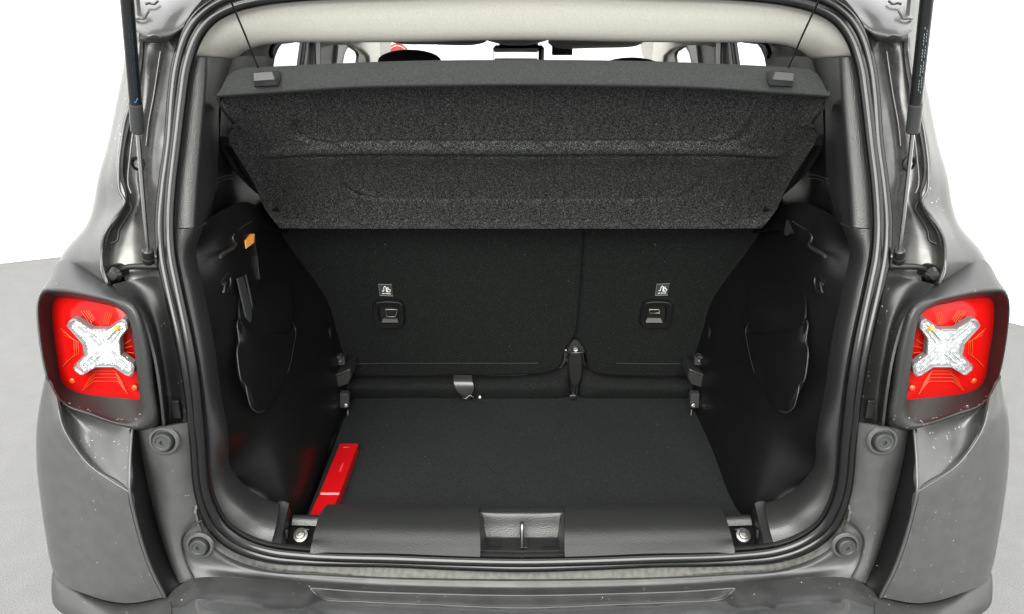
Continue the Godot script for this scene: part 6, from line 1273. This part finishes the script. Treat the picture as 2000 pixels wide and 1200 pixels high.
	for s in [-1.0, 1.0]:
		var hr := []
		for e in [[Vector3(-0.4517, 1.5245, -1.4200), Vector3(-0.4509, 1.5112, -1.4120), Vector3(-0.4485, 1.4995, -1.4050), Vector3(-0.4420, 1.5051, -1.3850), Vector3(-0.4397, 1.5140, -1.3780), Vector3(-0.4410, 1.5255, -1.3840)],
		[Vector3(-0.4197, 1.5269, -1.4200), Vector3(-0.4138, 1.5137, -1.4120), Vector3(-0.4090, 1.5012, -1.4050), Vector3(-0.4045, 1.5068, -1.3840), Vector3(-0.4061, 1.5164, -1.3780), Vector3(-0.4107, 1.5279, -1.3840)],
		[Vector3(-0.4079, 1.5253, -1.4200), Vector3(-0.4062, 1.5137, -1.4120), Vector3(-0.4063, 1.5028, -1.4050), Vector3(-0.4046, 1.5067, -1.4000), Vector3(-0.4018, 1.5153, -1.3960), Vector3(-0.4032, 1.5254, -1.4020)]]: hr.append(mrow(e, s))
		var hook := begin()
		add_loft(hook, hr, true, true, -1, s > 0)
		put("cord_hook", done(hook), M.grey_plastic, shelf)
		put("peg", tube(mrow([Vector3(-0.5194, 1.4255, -1.4780), Vector3(-0.5117, 1.4261, -1.4740), Vector3(-0.5035, 1.4312, -1.4700), Vector3(-0.4949, 1.4293, -1.4650)], s), .0026, 8), M.grey_plastic, shelf)
		put("pivot", tube(mrow([Vector3(-0.5351, 1.2171, -1.6900), Vector3(-0.5228, 1.2184, -1.6850), Vector3(-0.5129, 1.2195, -1.6850)], s), [.004, .004, .0065], 10), M.dark_plastic, shelf)
		var cord := curve(mrow([Vector3(-0.4447, 1.5306, -1.4250), Vector3(-0.4440, 1.5824, -1.3750), Vector3(-0.4396, 1.6459, -1.3000), Vector3(-0.4307, 1.6802, -1.2500)], s), 14)
		put("cord", tube(cord, .0017, 6), M.gas_black, shelf)

func contour(x: float, t: float, hx: float, t1: float, r: float) -> float:
	var dx := maxf(x - (hx - r * .14), 0.0) / (r * .14)
	var dt := maxf(t - (t1 - r), 0.0) / r
	return sqrt(dx * dx + dt * dt)

func notch(t: float, at: float, w: float) -> float: return clampf(1.0 - absf(t - at) / w, 0.0, 1.0)

func rounded(x: float, t: float, hx: float, t0: float, t1: float, r: float) -> float:   # 1 inside a field with rounded lower corners
	var rx := r * .14
	var dx := maxf(x - (hx - rx), 0.0) / rx
	var dt := maxf(t - (t1 - r), 0.0) / r
	var d := sqrt(dx * dx + dt * dt)
	var soft := lerpf(.08, .6, clampf(dx, 0, 1))
	return (1.0 - smoothstep(1.0 - soft, 1.0 + soft * .3, d)) * smoothstep(t0 - .5, t0 + .5, t)

# ------------------------------------------------------------------ loose things
func build_loose():
	var fb := thing("boot_floor_board", "dark green-grey carpeted load floor board lying in the boot", "floor board", Vector3(.01, .62, -1.66))
	var h := .635
	var st := begin()
	var rows := []
	for i in 31:
		var z := lerpf(-1.37, -1.936, i / 30.0)
		var r := []
		for j in 37:
			var t := j / 36.0
			var x := lerpf(-.438, .458, t)
			var y := h + .0012 * sin(x * 9 + z * 5) + .0008 * sin(x * 23 - z * 17)
			if i == 30:
				z = -1.936 - .002 * sin(t * 40.0)
				if j == 0 or j == 36: z += .014
			r.append(Vector3(x, y, z))
		rows.append(r)
	add_sheet(st, rows, .014, false)
	put("carpeted_board", done(st), M.floor_carpet, fb)
	put("board_edge", tube([Vector3(-.43, h - .003, -1.937), Vector3(-.1, h - .002, -1.94), Vector3(.2, h - .003, -1.94), Vector3(.45, h - .003, -1.937)], .003, 6), M.floor_carpet, fb)
	# red case: a long lid with a short pull-off end
	var hb := .668
	var a := [Vector3(-0.4172, 0.6720, -1.6488), Vector3(-0.3745, 0.6720, -1.6488), Vector3(-0.3786, 0.6720, -1.4460), Vector3(-0.4213, 0.6720, -1.4460)]
	var e2 := [Vector3(-0.4279, 0.6720, -1.3095), Vector3(-0.3845, 0.6720, -1.3095)]
	var c: Vector3 = (a[0] + a[2]) * .5
	var case_ := thing("red_case", "long bright red plastic case lying on the boot floor beside the lining", "case", Vector3(c.x, .637, c.z))
	var y0 := .6375
	st = begin()
	add_hull(st, a, y0, .0025)
	var lid := put("lid", done(st), M.red_case, case_)
	st = begin()
	var dz := Vector3(0, 0, .0025)
	add_hull(st, [a[3] + dz, a[2] + dz, e2[1], e2[0]], y0, .0025)
	put("end_cap", done(st), M.red_case, case_)
	st = begin()
	var m0 := [a[3].lerp(a[0], .02), a[2].lerp(a[1], .02)]
	add_tube(st, [m0[0] + Vector3(.002, .0004, 0), m0[1] + Vector3(-.002, .0004, 0)], .0008, 6)
	put("lid_bead", done(st), M.red_case, case_)
	var c1: Vector3 = a[0].lerp(a[1], .5).lerp(a[3].lerp(a[2], .5), .1)
	put("grip_mark", tube([c1 + Vector3(-.010, .0003, .0), c1 + Vector3(0, .0003, -.003), c1 + Vector3(.010, .0003, 0)], .0009, 6), M.red_case, case_)
	var dir: Vector3 = (a[0] - a[3]).normalized()
	var sd := dir.cross(Vector3.UP).normalized()
	var mid: Vector3 = (a[0] + a[1] + a[2] + a[3]) * .25 + Vector3(.004, .0003, 0)
	var ink := begin()
	for k in 8: add_box(ink, mid + dir * (k - 3.5) * .0046, Vector3(.0014, .0005, .0018 + .0005 * (k % 3)), .0002, Basis(dir, Vector3.UP, sd))
	put("raised_lettering", done(ink), M.red_case, case_).set_meta("kind", "stuff")
	# dash camera on the windscreen
	var dcp := Vector3(0.1802, 1.4179, -3.4000)
	var dc := thing("dash_camera", "small black dash camera hanging from the windscreen beside the mirror", "camera", dcp)
	put("screen_body", box(dcp, Vector3(.041, .019, .009), .003), M.dark_plastic, dc)
	put("mount_bar", box(dcp + Vector3(0, .023, 0), Vector3(.040, .003, .008), .001), M.grey_plastic, dc)
	put("mount_stem", box(dcp + Vector3(.004, .032, -.01), Vector3(.012, .008, .01), .002), M.dark_plastic, dc)
	put("cable", tube(curve([dcp + Vector3(.034, .026, .012), dcp + Vector3(.031, .01, .014), dcp + Vector3(.028, -.006, .014), dcp + Vector3(.012, -.013, .013)], 5), .0014, 6), M.grey_plastic, dc)

func add_hull(st: SurfaceTool, top: Array, y0: float, bev: float):
	var c: Vector3 = (top[0] + top[1] + top[2] + top[3]) * .25
	var ring := func(k: float, y: float) -> Array:
		var o := []
		for i in 4:
			var p: Vector3 = top[i]
			for sgn in [-1, 1]:
				var q: Vector3 = top[(i + sgn + 4) % 4]
				var e := p.move_toward(q, bev)
				e = e.move_toward(c, k)
				e.y = y
				o.append(e)
		return o
	add_loft(st, [ring.call(0.0, y0), ring.call(0.0, top[0].y - bev), ring.call(bev, top[0].y)], true, true, -1)
